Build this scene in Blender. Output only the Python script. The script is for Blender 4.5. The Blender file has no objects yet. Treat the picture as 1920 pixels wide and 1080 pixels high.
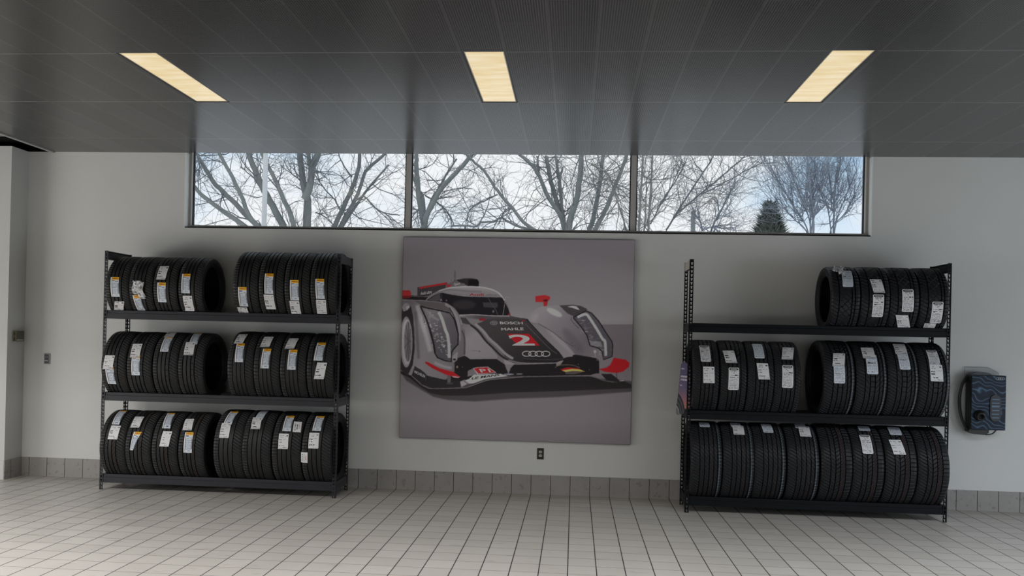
import bpy, bmesh, math, random
import numpy as np
from mathutils import Vector, Matrix
PI = math.pi
SC = bpy.context.scene
COL = SC.collection
random.seed(7)
rng = np.random.RandomState(11)

# ------------------------------------------------------------------ measured sizes (metres)
TIRES = [('LTL', 0.321, 0.246, 0.408, 2.056,
  [(-2.335, [('Y', -0.023, 0.281, -0.014, -0.341, 0.087), ('W', 0.018, -0.49, -0.025, -0.851, 0.099)]), (-2.092, [('Y', -0.039, -0.281, -0.025, -0.847, 0.08), ('P', -0.026, 0.166, 0.006, -0.382, 0.114)]),
   (-1.84, [('W', -0.033, 0.709, -0.038, 0.218, 0.095), ('Y', -0.027, 0.13, -0.031, -0.493, 0.087)]), (-1.581, [('Y', -0.044, 0.432, -0.037, -0.188, 0.087), ('W', -0.022, -0.262, -0.022, -0.757, 0.095)])]),
 ('LTR', 0.35, 0.255, 0.408, 2.094,
  [(-1.005, [('Y', -0.024, -0.079, -0.028, -0.661, 0.087), ('W', -0.051, -0.69, -0.049, -0.947, 0.099)]), (-0.745, [('Y', -0.019, 0.321, -0.016, -0.251, 0.087), ('W', -0.02, -0.274, -0.014, -0.72, 0.099)]),
   (-0.485, [('Y', -0.02, 0.146, -0.02, -0.43, 0.087), ('W', -0.026, -0.447, -0.03, -0.897, 0.099)]), (-0.224, [('Y', -0.028, 0.193, -0.021, -0.372, 0.087), ('W', -0.017, -0.395, -0.027, -0.856, 0.099)])]),
 ('LML', 0.346, 0.259, 0.408, 1.258,
  [(-2.341, [('Y', -0.034, -0.018, -0.027, -0.564, 0.087), ('W', -0.034, 0.293, -0.049, -0.099, 0.102)]), (-2.077, [('Y', -0.03, 0.325, -0.027, -0.26, 0.085), ('W', -0.046, 0.69, -0.04, 0.242, 0.099)]),
   (-1.808, [('Y', -0.03, 1.039, -0.021, 0.451, 0.085), ('W', -0.059, 1.576, -0.031, 0.954, 0.099)]), (-1.548, [('Y', -0.034, 1.39, -0.008, 0.725, 0.083), ('W', -0.037, 0.801, -0.021, 0.341, 0.099)])]),
 ('LMR', 0.358, 0.262, 0.408, 1.273,
  [(-1.036, [('Y', -0.023, 0.717, -0.007, 0.151, 0.083), ('W', -0.04, 1.122, -0.048, 0.686, 0.091)]), (-0.771, [('W', -0.028, 1.019, -0.035, 0.59, 0.095), ('Y', -0.005, 0.559, -0.009, -0.004, 0.083)]),
   (-0.504, [('W', -0.034, 0.965, -0.051, 0.548, 0.095), ('Y', -0.007, 0.546, -0.006, -0.02, 0.083)]), (-0.235, [('Y', -0.009, 0.814, -0.015, 0.245, 0.087), ('W', 0.03, 0.193, 0.001, -0.246, 0.098)])]),
 ('LBL', 0.352, 0.266, 0.408, 0.438,
  [(-2.332, [('Y', -0.025, 1.381, -0.004, 0.691, 0.076), ('W', 0.011, 0.652, 0.008, 0.241, 0.099)]), (-2.066, [('W', -0.06, 1.022, -0.057, 0.595, 0.094), ('T', -0.012, 0.482, -0.041, -0.043, 0.081)]),
   (-1.793, [('Y', -0.041, 1.302, -0.007, 0.618, 0.081), ('W', 0.021, 0.526, 0.008, 0.092, 0.094)]), (-1.519, [('W', -0.079, 0.995, -0.058, 0.56, 0.094), ('Y', -0.03, 0.519, -0.024, -0.064, 0.085)])]),
 ('LBR', 0.369, 0.292, 0.408, 0.459,
  [(-1.139, [('Y', -0.029, 1.286, -0.035, 0.711, 0.085), ('W', -0.044, 0.747, -0.037, 0.31, 0.097)]), (-0.851, [('G', -0.023, 1.467, -0.026, 0.9, 0.081), ('W', -0.042, 0.994, -0.025, 0.57, 0.094)]),
   (-0.548, [('Y', -0.022, 1.121, -0.012, 0.564, 0.085), ('W', -0.031, 0.488, -0.023, 0.079, 0.099), ('S', 0.08, 0.876, 0.093, 0.54, 0.081)]),
   (-0.248, [('Y', -0.018, 1.156, -0.013, 0.601, 0.085), ('W', -0.028, 0.538, -0.021, 0.118, 0.101), ('S', -0.111, 0.011, -0.113, -0.274, 0.07)])]),
 ('RTR', 0.317, 0.262, 0.472, 2.066,
  [(4.76, [('G', 0.03, 0.994, 0.015, 0.341, 0.096), ('P', -0.026, 1.268, -0.047, 0.771, 0.096)]), (5.028, [('B', 0.018, 0.126, 0.023, -0.552, 0.1), ('W', 0.003, 0.608, 0.026, 0.169, 0.104)]),
   (5.291, [('B', 0.02, 0.3, 0.024, -0.37, 0.104), ('W', -0.021, -0.471, 0.033, -0.934, 0.112)]), (5.56, [('B', 0.018, -0.053, 0.027, -0.733, 0.1), ('W', -0.014, -0.737, -0.011, -0.971, 0.104)])]),
 ('RML', 0.361, 0.244, 0.472, 1.288,
  [(3.486, [('B', -0.006, 1.01, -0.002, 0.446, 0.094), ('W', 0.021, 0.308, 0.024, -0.113, 0.104)]), (3.74, [('W', -0.042, 0.813, -0.02, 0.405, 0.104), ('B', -0.001, 0.303, -0.003, -0.281, 0.097)]),
   (3.989, [('G', -0.006, 1.163, -0.006, 0.584, 0.092), ('W', 0.011, 0.437, 0.026, 0.016, 0.104)]), (4.234, [('W', 0.032, 0.995, -0.002, 0.553, 0.104), ('B', -0.002, 0.403, -0.004, -0.186, 0.1)])]),
 ('RMR', 0.371, 0.278, 0.472, 1.3,
  [(4.701, [('G', -0.006, 0.377, -0.006, -0.065, 0.1), ('W', 0.012, 0.734, -0.014, 0.354, 0.108)]), (4.99, [('G', 0.007, 0.717, 0.003, 0.183, 0.1), ('W', -0.008, 0.973, -0.013, 0.573, 0.112)]),
   (5.272, [('G', 0.015, 0.785, 0.016, 0.321, 0.096), ('W', 0.024, 1.21, 0.007, 0.741, 0.108)]), (5.55, [('B', 0.012, 0.939, 0.008, 0.44, 0.096), ('W', 0.013, 0.463, 0.012, 0.046, 0.112)])]),
 ('RBL', 0.376, 0.29, 0.472, 0.483,
  [(3.505, [('G', 0.004, 1.345, 0.004, 1.076, 0.094)]), (3.801, [('G', 0.005, 1.381, 0.004, 1.12, 0.094), ('W', 0.02, 1.187, 0.015, 0.786, 0.103)]), (4.089, [('G', 0.005, 1.37, 0.006, 0.931, 0.094)]),
   (4.391, [('G', 0.042, 1.658, 0.018, 1.167, 0.098), ('W', 0.05, 1.262, 0.039, 0.803, 0.103)])]),
 ('RBR', 0.38, 0.283, 0.472, 0.488,
  [(4.692, []), (4.977, [('G', 0.024, 1.361, 0.018, 1.091, 0.103), ('B', -0.007, 0.924, -0.005, 0.39, 0.096)]), (5.268, [('G', 0.009, 1.35, -0.003, 0.96, 0.108), ('W', -0.035, 0.788, -0.013, 0.39, 0.108)]), (5.557, [])])]
TREES = [('big', 7.5, (-3.0, 2.82), 0.075,
  [([(-5.39, 4.77), (-5.12, 4.35), (-4.76, 4.06), (-4.19, 3.68)], 0.045), ([(-5.32, 5.12), (-5.12, 4.85), (-4.85, 4.48), (-4.45, 4.11), (-3.99, 3.67)], 0.05),
   ([(-4.66, 5.18), (-4.58, 5.0), (-4.31, 4.53), (-4.1, 4.12), (-3.86, 3.68)], 0.04), ([(-4.2, 5.2), (-4.12, 5.02), (-3.96, 4.66), (-3.75, 4.24), (-3.43, 3.69)], 0.065),
   ([(-3.77, 5.18), (-3.71, 4.91), (-3.5, 4.54), (-3.34, 4.2), (-3.11, 3.7)], 0.045), ([(-3.19, 5.18), (-3.14, 5.01), (-3.07, 4.5), (-2.98, 4.18), (-2.98, 3.69)], 0.075),
   ([(-2.64, 5.19), (-2.69, 5.01), (-2.8, 4.74), (-2.85, 4.37), (-2.94, 4.15)], 0.065), ([(-2.91, 5.16), (-2.9, 4.96), (-2.83, 4.72)], 0.045), ([(-4.42, 4.86), (-4.11, 4.63), (-3.9, 4.34), (-3.8, 4.22)], 0.015)]),
 ('fork', 8.5, (-2.7, 3.45), 0.048,
  [([(-2.58, 5.34), (-2.47, 5.03), (-2.27, 4.75)], 0.016), ([(-2.1, 5.37), (-2.13, 4.93), (-2.3, 4.41), (-2.57, 3.82)], 0.048), ([(-1.53, 5.35), (-1.61, 5.22), (-1.99, 4.86), (-2.14, 4.42), (-2.44, 3.84)], 0.037),
   ([(-1.63, 5.09), (-1.94, 4.68), (-2.14, 4.42)], 0.027), ([(-1.24, 3.96), (-1.55, 4.02), (-1.74, 4.11), (-1.98, 4.34), (-2.19, 4.23)], 0.016), ([(-3.02, 4.82), (-2.77, 4.46), (-2.59, 4.28), (-2.48, 4.08)], 0.016),
   ([(-2.73, 3.79), (-2.92, 3.99), (-3.14, 4.09)], 0.013)]),
 ('vee', 8.0, (-0.7, 3.42), 0.067,
  [([(-0.91, 5.3), (-0.9, 5.12), (-0.89, 4.83), (-0.82, 4.25), (-0.72, 3.73)], 0.052), ([(0.33, 5.23), (0.23, 5.11), (-0.02, 4.81), (-0.35, 4.44), (-0.53, 4.13), (-0.67, 3.79)], 0.052),
   ([(-1.07, 4.83), (-0.94, 4.54), (-0.82, 4.31)], 0.031), ([(-0.16, 5.12), (-0.31, 4.86), (-0.49, 4.52), (-0.69, 4.13)], 0.026), ([(0.22, 4.46), (-0.01, 4.48), (-0.27, 4.43), (-0.35, 4.39)], 0.01),
   ([(-0.19, 3.79), (-0.27, 4.0), (-0.43, 4.18), (-0.77, 4.39)], 0.015), ([(-1.03, 3.93), (-0.87, 4.12), (-0.8, 4.23)], 0.013)]),
 ('spread', 7.0, (2.12, 3.21), 0.078,
  [([(0.2, 4.92), (0.38, 4.75), (0.55, 4.61), (0.81, 4.24), (1.03, 4.0), (1.38, 3.61)], 0.029), ([(1.16, 5.0), (1.25, 4.92), (1.5, 4.66), (1.71, 4.2), (1.93, 3.89), (2.01, 3.65)], 0.039),
   ([(1.47, 5.0), (1.5, 4.83), (1.52, 4.66)], 0.024), ([(1.64, 5.0), (1.66, 4.92), (1.75, 4.52), (1.88, 4.08), (2.01, 3.69)], 0.049), ([(1.82, 5.0), (1.84, 4.92), (1.92, 4.42), (1.97, 4.01), (2.02, 3.69)], 0.034),
   ([(1.97, 4.75), (1.92, 4.52)], 0.015), ([(2.31, 5.03), (2.3, 4.92), (2.26, 4.3), (2.15, 3.89), (2.1, 3.62)], 0.058),
   ([(-0.09, 3.64), (0.13, 3.66), (0.38, 3.64), (0.47, 3.72), (0.72, 3.74), (0.84, 3.81), (1.11, 3.68), (1.38, 3.6)], 0.019), ([(0.79, 3.7), (0.91, 3.95), (1.03, 3.98)], 0.012),
   ([(0.16, 3.65), (0.22, 3.92), (0.37, 4.07), (0.76, 4.27)], 0.012)]),
 ('twin', 9.0, (2.52, 3.52), 0.06,
  [([(2.76, 5.47), (2.74, 5.32), (2.69, 4.77), (2.57, 4.06), (2.51, 3.87)], 0.049), ([(3.27, 5.48), (3.22, 5.33), (3.02, 4.77), (2.84, 4.28), (2.63, 3.87)], 0.044), ([(2.32, 4.53), (2.53, 4.66), (2.67, 4.71)], 0.011)]),
 ('stems', 6.5, (3.45, 3.18), 0.028,
  [([(3.16, 3.55), (3.01, 3.93), (2.89, 4.3), (2.77, 4.58), (2.48, 4.76)], 0.016), ([(3.39, 4.95), (3.38, 4.81), (3.36, 4.2), (3.34, 3.54)], 0.019), ([(3.56, 4.95), (3.55, 4.81), (3.53, 4.2), (3.51, 3.54)], 0.019),
   ([(3.47, 4.56), (3.45, 3.96), (3.43, 3.54)], 0.012)]),
 ('lean', 7.2, (3.84, 3.4), 0.029,
  [([(4.73, 5.08), (4.68, 4.95), (4.54, 4.73), (4.2, 4.19), (3.89, 3.66)], 0.015), ([(5.32, 5.08), (5.18, 4.93), (4.79, 4.58), (4.4, 4.24), (4.01, 3.89)], 0.015), ([(4.28, 5.05), (4.12, 4.7), (3.83, 4.21), (3.61, 3.78)], 0.012),
   ([(5.67, 4.94), (5.28, 4.73), (4.84, 4.48), (4.5, 4.3)], 0.01), ([(4.18, 5.0), (3.97, 4.47), (3.73, 4.09)], 0.01)]),
 ('small', 11.0, (5.14, 3.73), 0.03,
  [([(5.59, 4.97), (5.45, 4.6), (5.33, 4.35), (5.21, 4.11)], 0.021), ([(5.14, 4.72), (5.32, 4.84), (5.39, 4.53)], 0.012), ([(5.82, 4.2), (5.52, 4.21), (5.27, 4.16)], 0.012), ([(4.84, 4.56), (5.02, 4.34), (5.08, 4.11)], 0.018)]),
 ('crownA', 20.0, (9.67, 4.56), 0.07,
  [([(9.4, 7.47), (9.55, 6.41), (9.68, 5.3)], 0.035), ([(8.54, 7.16), (9.08, 6.18), (9.61, 5.35)], 0.022), ([(8.88, 7.34), (9.24, 6.5), (9.63, 5.48)], 0.022), ([(9.87, 7.39), (9.72, 6.37), (9.68, 5.48)], 0.022),
   ([(10.14, 7.08), (9.86, 6.1), (9.69, 5.35)], 0.022), ([(8.64, 6.27), (9.18, 5.65), (9.62, 5.21)], 0.019)]),
 ('crownB', 21.0, (10.64, 4.67), 0.063,
  [([(10.8, 7.5), (10.64, 6.67), (10.62, 5.44)], 0.032), ([(11.21, 7.23), (10.87, 6.26), (10.64, 5.53)], 0.02), ([(11.49, 6.59), (11.06, 5.9), (10.65, 5.39)], 0.02), ([(10.19, 7.03), (10.47, 6.35), (10.62, 5.62)], 0.02),
   ([(10.49, 7.49), (10.58, 6.67), (10.61, 5.99)], 0.018)])]
HOM = [0.0059010879, 0.00014124944, -4.5297676, 0.00020167759, -0.0058284825, 4.6255865, 5.0980299e-05, -7.01008e-07]
# ------------------------------------------------------------------ helpers
def lin(c):
    c = np.asarray(c, float) / 255.0
    return np.where(c <= 0.04045, c / 12.92, ((c + 0.055) / 1.055) ** 2.4)

class MB:
    """collects polygons into one mesh"""
    def __init__(s):
        s.v = []; s.f = []; s.m = []; s.c = []
    def add(s, vs, fs, m=0, c=None):
        o = len(s.v); s.v.extend([tuple(p) for p in vs])
        for f in fs:
            s.f.append(tuple(i + o for i in f)); s.m.append(m); s.c.append(c)
    def box(s, a, b, m=0, c=None):
        x0, y0, z0 = [min(p, q) for p, q in zip(a, b)]; x1, y1, z1 = [max(p, q) for p, q in zip(a, b)]
        s.add([(x0,y0,z0),(x1,y0,z0),(x1,y1,z0),(x0,y1,z0),(x0,y0,z1),(x1,y0,z1),(x1,y1,z1),(x0,y1,z1)],
              [(0,3,2,1),(4,5,6,7),(0,1,5,4),(1,2,6,5),(2,3,7,6),(3,0,4,7)], m, c)
    def quad(s, a, b, c_, d, m=0, c=None):
        s.add([a, b, c_, d], [(0, 1, 2, 3)], m, c)
    def prism(s, pts, d, m=0, c=None):
        """pts: closed polygon of 3d points, extruded by vector d"""
        n = len(pts); d = Vector(d)
        vs = [tuple(p) for p in pts] + [tuple(Vector(p) + d) for p in pts]
        fs = [tuple(range(n))[::-1], tuple(range(n, 2 * n))] + [(i, (i + 1) % n, n + (i + 1) % n, n + i) for i in range(n)]
        s.add(vs, fs, m, c)
    def tube(s, pts, rad, n=8, m=0, c=None, cap=True):
        pts = [Vector(p) for p in pts]
        if not hasattr(rad, '__len__'): rad = [rad] * len(pts)
        vs = []; fs = []
        up = None
        for i, p in enumerate(pts):
            t = (pts[min(i + 1, len(pts) - 1)] - pts[max(i - 1, 0)])
            if t.length < 1e-9: t = Vector((0, 0, 1))
            t.normalize()
            if up is None:
                up = t.orthogonal().normalized()
            else:
                up = (up - t * up.dot(t))
                up = up.normalized() if up.length > 1e-6 else t.orthogonal().normalized()
            b = t.cross(up)
            for k in range(n):
                a = 2 * PI * k / n
                vs.append(tuple(p + (up * math.cos(a) + b * math.sin(a)) * rad[i]))
        for i in range(len(pts) - 1):
            for k in range(n):
                k2 = (k + 1) % n
                fs.append((i * n + k, i * n + k2, (i + 1) * n + k2, (i + 1) * n + k))
        if cap:
            fs.append(tuple(range(n))[::-1]); fs.append(tuple(range((len(pts) - 1) * n, len(pts) * n)))
        s.add(vs, fs, m, c)
    def lathe(s, prof, axis_o, ax, n=24, m=0, c=None):
        """prof: list (radius, along)"""
        ax = Vector(ax).normalized(); u = ax.orthogonal().normalized(); w = ax.cross(u); o = Vector(axis_o)
        vs = []; fs = []
        for r, h in prof:
            for k in range(n):
                a = 2 * PI * k / n
                vs.append(tuple(o + ax * h + (u * math.cos(a) + w * math.sin(a)) * r))
        for i in range(len(prof) - 1):
            for k in range(n):
                k2 = (k + 1) % n
                fs.append((i * n + k, i * n + k2, (i + 1) * n + k2, (i + 1) * n + k))
        s.add(vs, fs, m, c)
    def mesh(s, name, mats, smooth=False):
        me = bpy.data.meshes.new(name)
        me.from_pydata(s.v, [], s.f)
        for mm in (mats if isinstance(mats, (list, tuple)) else [mats]): me.materials.append(mm)
        me.polygons.foreach_set('material_index', s.m)
        if any(c is not None for c in s.c):
            at = me.color_attributes.new('paint', 'FLOAT_COLOR', 'CORNER')
            arr = []
            for f, c in zip(s.f, s.c):
                cc = tuple(c) if c is not None else (1, 1, 1)
                arr.extend((cc + (1.0,)) * len(f))
            at.data.foreach_set('color', np.array(arr, np.float32))
        if smooth: me.polygons.foreach_set('use_smooth', [True] * len(s.f))
        me.update()
        return me

def link(name, data, parent=None, loc=(0, 0, 0)):
    o = bpy.data.objects.new(name, data); COL.objects.link(o)
    o.location = loc
    if parent is not None: o.parent = parent
    return o
def obj(name, mb, mats, parent=None, smooth=False, loc=(0, 0, 0)):
    return link(name, mb.mesh(name, mats, smooth), parent, loc)
def tag(o, label, cat, group=None):
    o['label'] = label; o['category'] = cat
    if group: o['group'] = group
    return o
def thing(name, label, cat, loc=(0, 0, 0), group=None):
    return tag(link(name, None, None, loc), label, cat, group)
def struct(o, label=None):
    o['kind'] = 'structure'
    if label: o['label'] = label
    return o
def bev(o, w=0.003, seg=2):
    m = o.modifiers.new('Bevel', 'BEVEL'); m.width = w; m.segments = seg; m.limit_method = 'ANGLE'; m.angle_limit = 0.7
    return o

# ------------------------------------------------------------------ materials
def mat(name, col=(0.5, 0.5, 0.5), rough=0.5, metal=0.0, spec=0.5, emit=None, estr=0.0):
    m = bpy.data.materials.new(name); m.use_nodes = True
    b = m.node_tree.nodes['Principled BSDF']
    b.inputs['Base Color'].default_value = (*col, 1); b.inputs['Roughness'].default_value = rough
    b.inputs['Metallic'].default_value = metal; b.inputs['Specular IOR Level'].default_value = spec
    if emit is not None:
        b.inputs['Emission Color'].default_value = (*emit, 1); b.inputs['Emission Strength'].default_value = estr
    return m
class NT:
    """tiny node-tree writer"""
    def __init__(s, m):
        s.t = m.node_tree; s.b = s.t.nodes['Principled BSDF'] if 'Principled BSDF' in s.t.nodes else None
    def n(s, typ, **kw):
        nd = s.t.nodes.new(typ)
        for k, v in kw.items(): setattr(nd, k, v)
        return nd
    def l(s, a, b): s.t.links.new(a, b)
    def math(s, op, a, b=None, clamp=False):
        nd = s.n('ShaderNodeMath', operation=op, use_clamp=clamp)
        for i, x in enumerate((a, b)):
            if x is None: continue
            if isinstance(x, (int, float)): nd.inputs[i].default_value = x
            else: s.l(x, nd.inputs[i])
        return nd.outputs[0]
    def mix(s, f, a, b, blend='MIX'):
        nd = s.n('ShaderNodeMix', data_type='RGBA', blend_type=blend)
        for sock, x in ((nd.inputs[0], f), (nd.inputs[6], a), (nd.inputs[7], b)):
            if isinstance(x, (int, float)): sock.default_value = x
            elif isinstance(x, tuple): sock.default_value = (*x, 1)
            else: s.l(x, sock)
        return nd.outputs[2]
    def pos(s):
        g = s.n('ShaderNodeTexCoord'); sp = s.n('ShaderNodeSeparateXYZ'); s.l(g.outputs['Object'], sp.inputs[0])
        return g.outputs['Object'], sp.outputs[0], sp.outputs[1], sp.outputs[2]
    def noise(s, vec, scale, detail=3, rough=0.5):
        nd = s.n('ShaderNodeTexNoise'); nd.inputs['Scale'].default_value = scale; nd.inputs['Detail'].default_value = detail
        nd.inputs['Roughness'].default_value = rough
        s.l(vec, nd.inputs['Vector']); return nd.outputs['Fac']
    def ramp(s, f, stops):
        nd = s.n('ShaderNodeValToRGB'); el = nd.color_ramp.elements
        while len(el) < len(stops): el.new(0.5)
        for e, (p, c) in zip(el, stops):
            e.position = p; e.color = (*c, 1) if len(c) == 3 else c
        s.l(f, nd.inputs[0]); return nd.outputs[0]
    def bump(s, h, strength=0.3, dist=0.002):
        nd = s.n('ShaderNodeBump'); nd.inputs['Strength'].default_value = strength; nd.inputs['Distance'].default_value = dist
        s.l(h, nd.inputs['Height']); s.l(nd.outputs[0], s.b.inputs['Normal'])
    def line(s, x, pitch, off, w):
        """1 on a joint line of width w every pitch"""
        q = s.math('DIVIDE', s.math('SUBTRACT', x, off), pitch)
        d = s.math('ABSOLUTE', s.math('SUBTRACT', s.math('FRACT', s.math('ADD', q, 0.5)), 0.5))
        return s.math('LESS_THAN', d, 0.5 * w / pitch)

def paint_mat(name, rough=0.6, spec=0.3):
    m = mat(name, rough=rough, spec=spec); t = NT(m)
    a = t.n('ShaderNodeVertexColor', layer_name='paint'); t.l(a.outputs['Color'], t.b.inputs['Base Color'])
    return m

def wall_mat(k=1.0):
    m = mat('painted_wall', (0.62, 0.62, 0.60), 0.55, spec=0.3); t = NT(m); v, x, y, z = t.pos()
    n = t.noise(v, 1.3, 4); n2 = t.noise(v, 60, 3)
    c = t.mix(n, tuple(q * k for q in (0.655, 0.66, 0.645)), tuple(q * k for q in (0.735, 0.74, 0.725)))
    s_ = t.math('GREATER_THAN', t.noise(v, 9, 5, 0.7), 0.74)
    c = t.mix(t.math('MULTIPLY', s_, 0.25), c, (0.40, 0.39, 0.36))
    t.l(c, t.b.inputs['Base Color']); t.bump(n2, 0.12, 0.002)
    return m
TILE = 0.2032; ROW = 0.2254; ROW0 = 0.3924
def floor_mat():
    m = mat('quarry_tile', (0.4, 0.38, 0.35), 0.38, spec=0.45); t = NT(m); v, x, y, z = t.pos()
    lx = t.line(x, TILE, 0.0, 0.0075)
    ly = t.line(y, ROW, -ROW0, 0.0065)
    # per tile tone
    ix = t.math('FLOOR', t.math('DIVIDE', x, TILE)); iy = t.math('FLOOR', t.math('DIVIDE', t.math('ADD', y, ROW0), ROW))
    cv = t.n('ShaderNodeCombineXYZ'); t.l(ix, cv.inputs[0]); t.l(iy, cv.inputs[1])
    wn = t.n('ShaderNodeTexWhiteNoise', noise_dimensions='2D'); t.l(cv.outputs[0], wn.inputs['Vector'])
    c = t.mix(wn.outputs[0], (0.46, 0.44, 0.408), (0.54, 0.518, 0.485))
    c = t.mix(t.noise(v, 2.2, 4), c, t.mix(0.5, c, (0.68, 0.655, 0.62)))
    fine = t.noise(v, 140, 2)
    c = t.mix(t.math('MULTIPLY', fine, 0.25), c, (0.43, 0.41, 0.38))
    # scuffs / stains
    mp = t.n('ShaderNodeMapping'); mp.inputs['Scale'].default_value = (1.6, 5.5, 1); t.l(v, mp.inputs['Vector'])
    st = t.ramp(t.noise(mp.outputs[0], 1.7, 5, 0.65), [(0.60, (0, 0, 0)), (0.72, (1, 1, 1))])
    c = t.mix(t.math('MULTIPLY', st, 0.48), c, (0.21, 0.19, 0.165))
    # darker and browner close to the back wall
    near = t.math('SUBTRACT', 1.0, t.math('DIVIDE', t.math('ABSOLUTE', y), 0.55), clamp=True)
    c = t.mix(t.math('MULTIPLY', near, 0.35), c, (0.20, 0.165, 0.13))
    c = t.mix(t.math('MULTIPLY', ly, 0.78), c, (0.10, 0.085, 0.075))
    c = t.mix(lx, c, (0.022, 0.02, 0.018))
    t.l(c, t.b.inputs['Base Color'])
    j = t.math('MAXIMUM', lx, ly)
    t.l(t.math('ADD', t.math('MULTIPLY', j, 0.4), t.math('ADD', 0.34, t.math('MULTIPLY', t.noise(v, 5, 3), 0.16))), t.b.inputs['Roughness'])
    t.bump(t.math('SUBTRACT', 1.0, j), 0.35, 0.002)
    return m
def base_mat():
    m = mat('cove_tile', (0.2, 0.19, 0.18), 0.45, spec=0.4); t = NT(m); v, x, y, z = t.pos()
    l1 = t.line(x, TILE, 0.0, 0.0065); l2 = t.line(y, TILE, 0.0, 0.0065)
    nrm = t.n('ShaderNodeNewGeometry'); sp = t.n('ShaderNodeSeparateXYZ'); t.l(nrm.outputs['Normal'], sp.inputs[0])
    side = t.math('GREATER_THAN', t.math('ABSOLUTE', sp.outputs[0]), 0.5)
    j = t.mix(side, l1, l2)
    n = t.noise(v, 4, 4)
    c = t.mix(n, (0.275, 0.262, 0.252), (0.385, 0.368, 0.352))
    c = t.mix(t.math('MULTIPLY', t.math('GREATER_THAN', t.noise(v, 17, 5, 0.7), 0.60), 0.35), c, (0.10, 0.09, 0.08))
    c = t.mix(j, c, (0.045, 0.035, 0.03))
    t.l(c, t.b.inputs['Base Color']); return m
H = 3.543; Y1 = 3.405; Y2 = 2.119
def ceil_mat():
    m = mat('perforated_metal', (0.15, 0.15, 0.15), 0.33, metal=0.0, spec=0.5); t = NT(m); v, x, y, z = t.pos()
    P = 0.01524
    def dots(ox, oy):
        fx = t.math('SUBTRACT', t.math('FRACT', t.math('DIVIDE', t.math('ADD', x, ox + 50 * P), P)), 0.5)
        fy = t.math('SUBTRACT', t.math('FRACT', t.math('DIVIDE', t.math('ADD', y, oy + 50 * P), P * 1.0)), 0.5)
        d = t.math('ADD', t.math('MULTIPLY', fx, fx), t.math('MULTIPLY', fy, fy))
        return t.math('LESS_THAN', d, 0.086)
    hole = dots(0, 0)
    # plain margins along the panel joints
    mx = t.line(x, 0.3048, 1.743, 0.022)
    jx = t.line(x, 0.3048, 1.743, 0.004)
    ys = [-Y1, -Y2, -0.70, -4.69, -5.97, -7.25]
    jy = None; my = None
    for q in ys:
        d = t.math('ABSOLUTE', t.math('SUBTRACT', y, q))
        a = t.math('LESS_THAN', d, 0.0045); b = t.math('LESS_THAN', d, 0.013)
        jy = a if jy is None else t.math('MAXIMUM', jy, a); my = b if my is None else t.math('MAXIMUM', my, b)
    hole = t.math('MULTIPLY', hole, t.math('SUBTRACT', 1.0, t.math('MAXIMUM', mx, my)))
    ip = t.math('FLOOR', t.math('DIVIDE', t.math('SUBTRACT', x, 1.743), 0.3048))
    wn = t.n('ShaderNodeTexWhiteNoise', noise_dimensions='1D'); t.l(ip, wn.inputs['W'])
    c = t.mix(wn.outputs[0], (0.060, 0.060, 0.060), (0.072, 0.072, 0.072))
    c = t.mix(hole, c, (0.006, 0.006, 0.007))
    c = t.mix(jx, c, (0.05, 0.05, 0.05))
    c = t.mix(jy, c, (0.17, 0.17, 0.17))
    t.l(c, t.b.inputs['Base Color'])
    t.l(t.math('ADD', 0.52, t.math('MULTIPLY', hole, -0.42)), t.b.inputs['Specular IOR Level'])
    t.l(t.math('ADD', 0.24, t.math('MULTIPLY', wn.outputs[0], 0.05)), t.b.inputs['Roughness'])
    return m
def glass_mat(name, refl=0.06, tint=(0.97, 0.985, 1.0)):
    m = bpy.data.materials.new(name); m.use_nodes = True; t = NT(m); nt = m.node_tree
    nt.nodes.remove(nt.nodes['Principled BSDF']); out = nt.nodes['Material Output']
    tr = t.n('ShaderNodeBsdfTransparent'); tr.inputs[0].default_value = (*tint, 1)
    gl = t.n('ShaderNodeBsdfGlossy'); gl.inputs['Roughness'].default_value = 0.02
    mx = t.n('ShaderNodeMixShader'); mx.inputs[0].default_value = refl
    t.l(tr.outputs[0], mx.inputs[1]); t.l(gl.outputs[0], mx.inputs[2]); t.l(mx.outputs[0], out.inputs[0])
    return m
def rubber_mat(name, col, rough=0.55, spec=0.35):
    m = mat(name, col, rough, spec=spec); t = NT(m); v, x, y, z = t.pos()
    c = t.mix(t.noise(v, 9, 4), tuple(k * 0.7 for k in col), tuple(k * 1.35 for k in col))
    t.l(c, t.b.inputs['Base Color']); return m
def lens_mat():
    m = mat('light_lens', (0.7, 0.62, 0.45), 0.25, spec=0.5); t = NT(m); v, x, y, z = t.pos()
    mp = t.n('ShaderNodeMapping'); mp.inputs['Scale'].default_value = (1.2, 5.0, 1); t.l(v, mp.inputs['Vector'])
    n = t.noise(mp.outputs[0], 2.4, 3)
    c = t.ramp(n, [(0.32, tuple(lin((232, 205, 150)))), (0.5, tuple(lin((240, 218, 172)))), (0.68, tuple(lin((246, 230, 196))))])
    t.l(c, t.b.inputs['Emission Color']); t.b.inputs['Emission Strength'].default_value = 0.86
    t.b.inputs['Base Color'].default_value = (0.12, 0.11, 0.09, 1)
    return m
def bark_mat(name, a, b):
    m = mat(name, a, 0.85, spec=0.2); t = NT(m); v, x, y, z = t.pos()
    t.l(t.mix(t.noise(v, 7, 5, 0.65), a, b), t.b.inputs['Base Color']); return m

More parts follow.
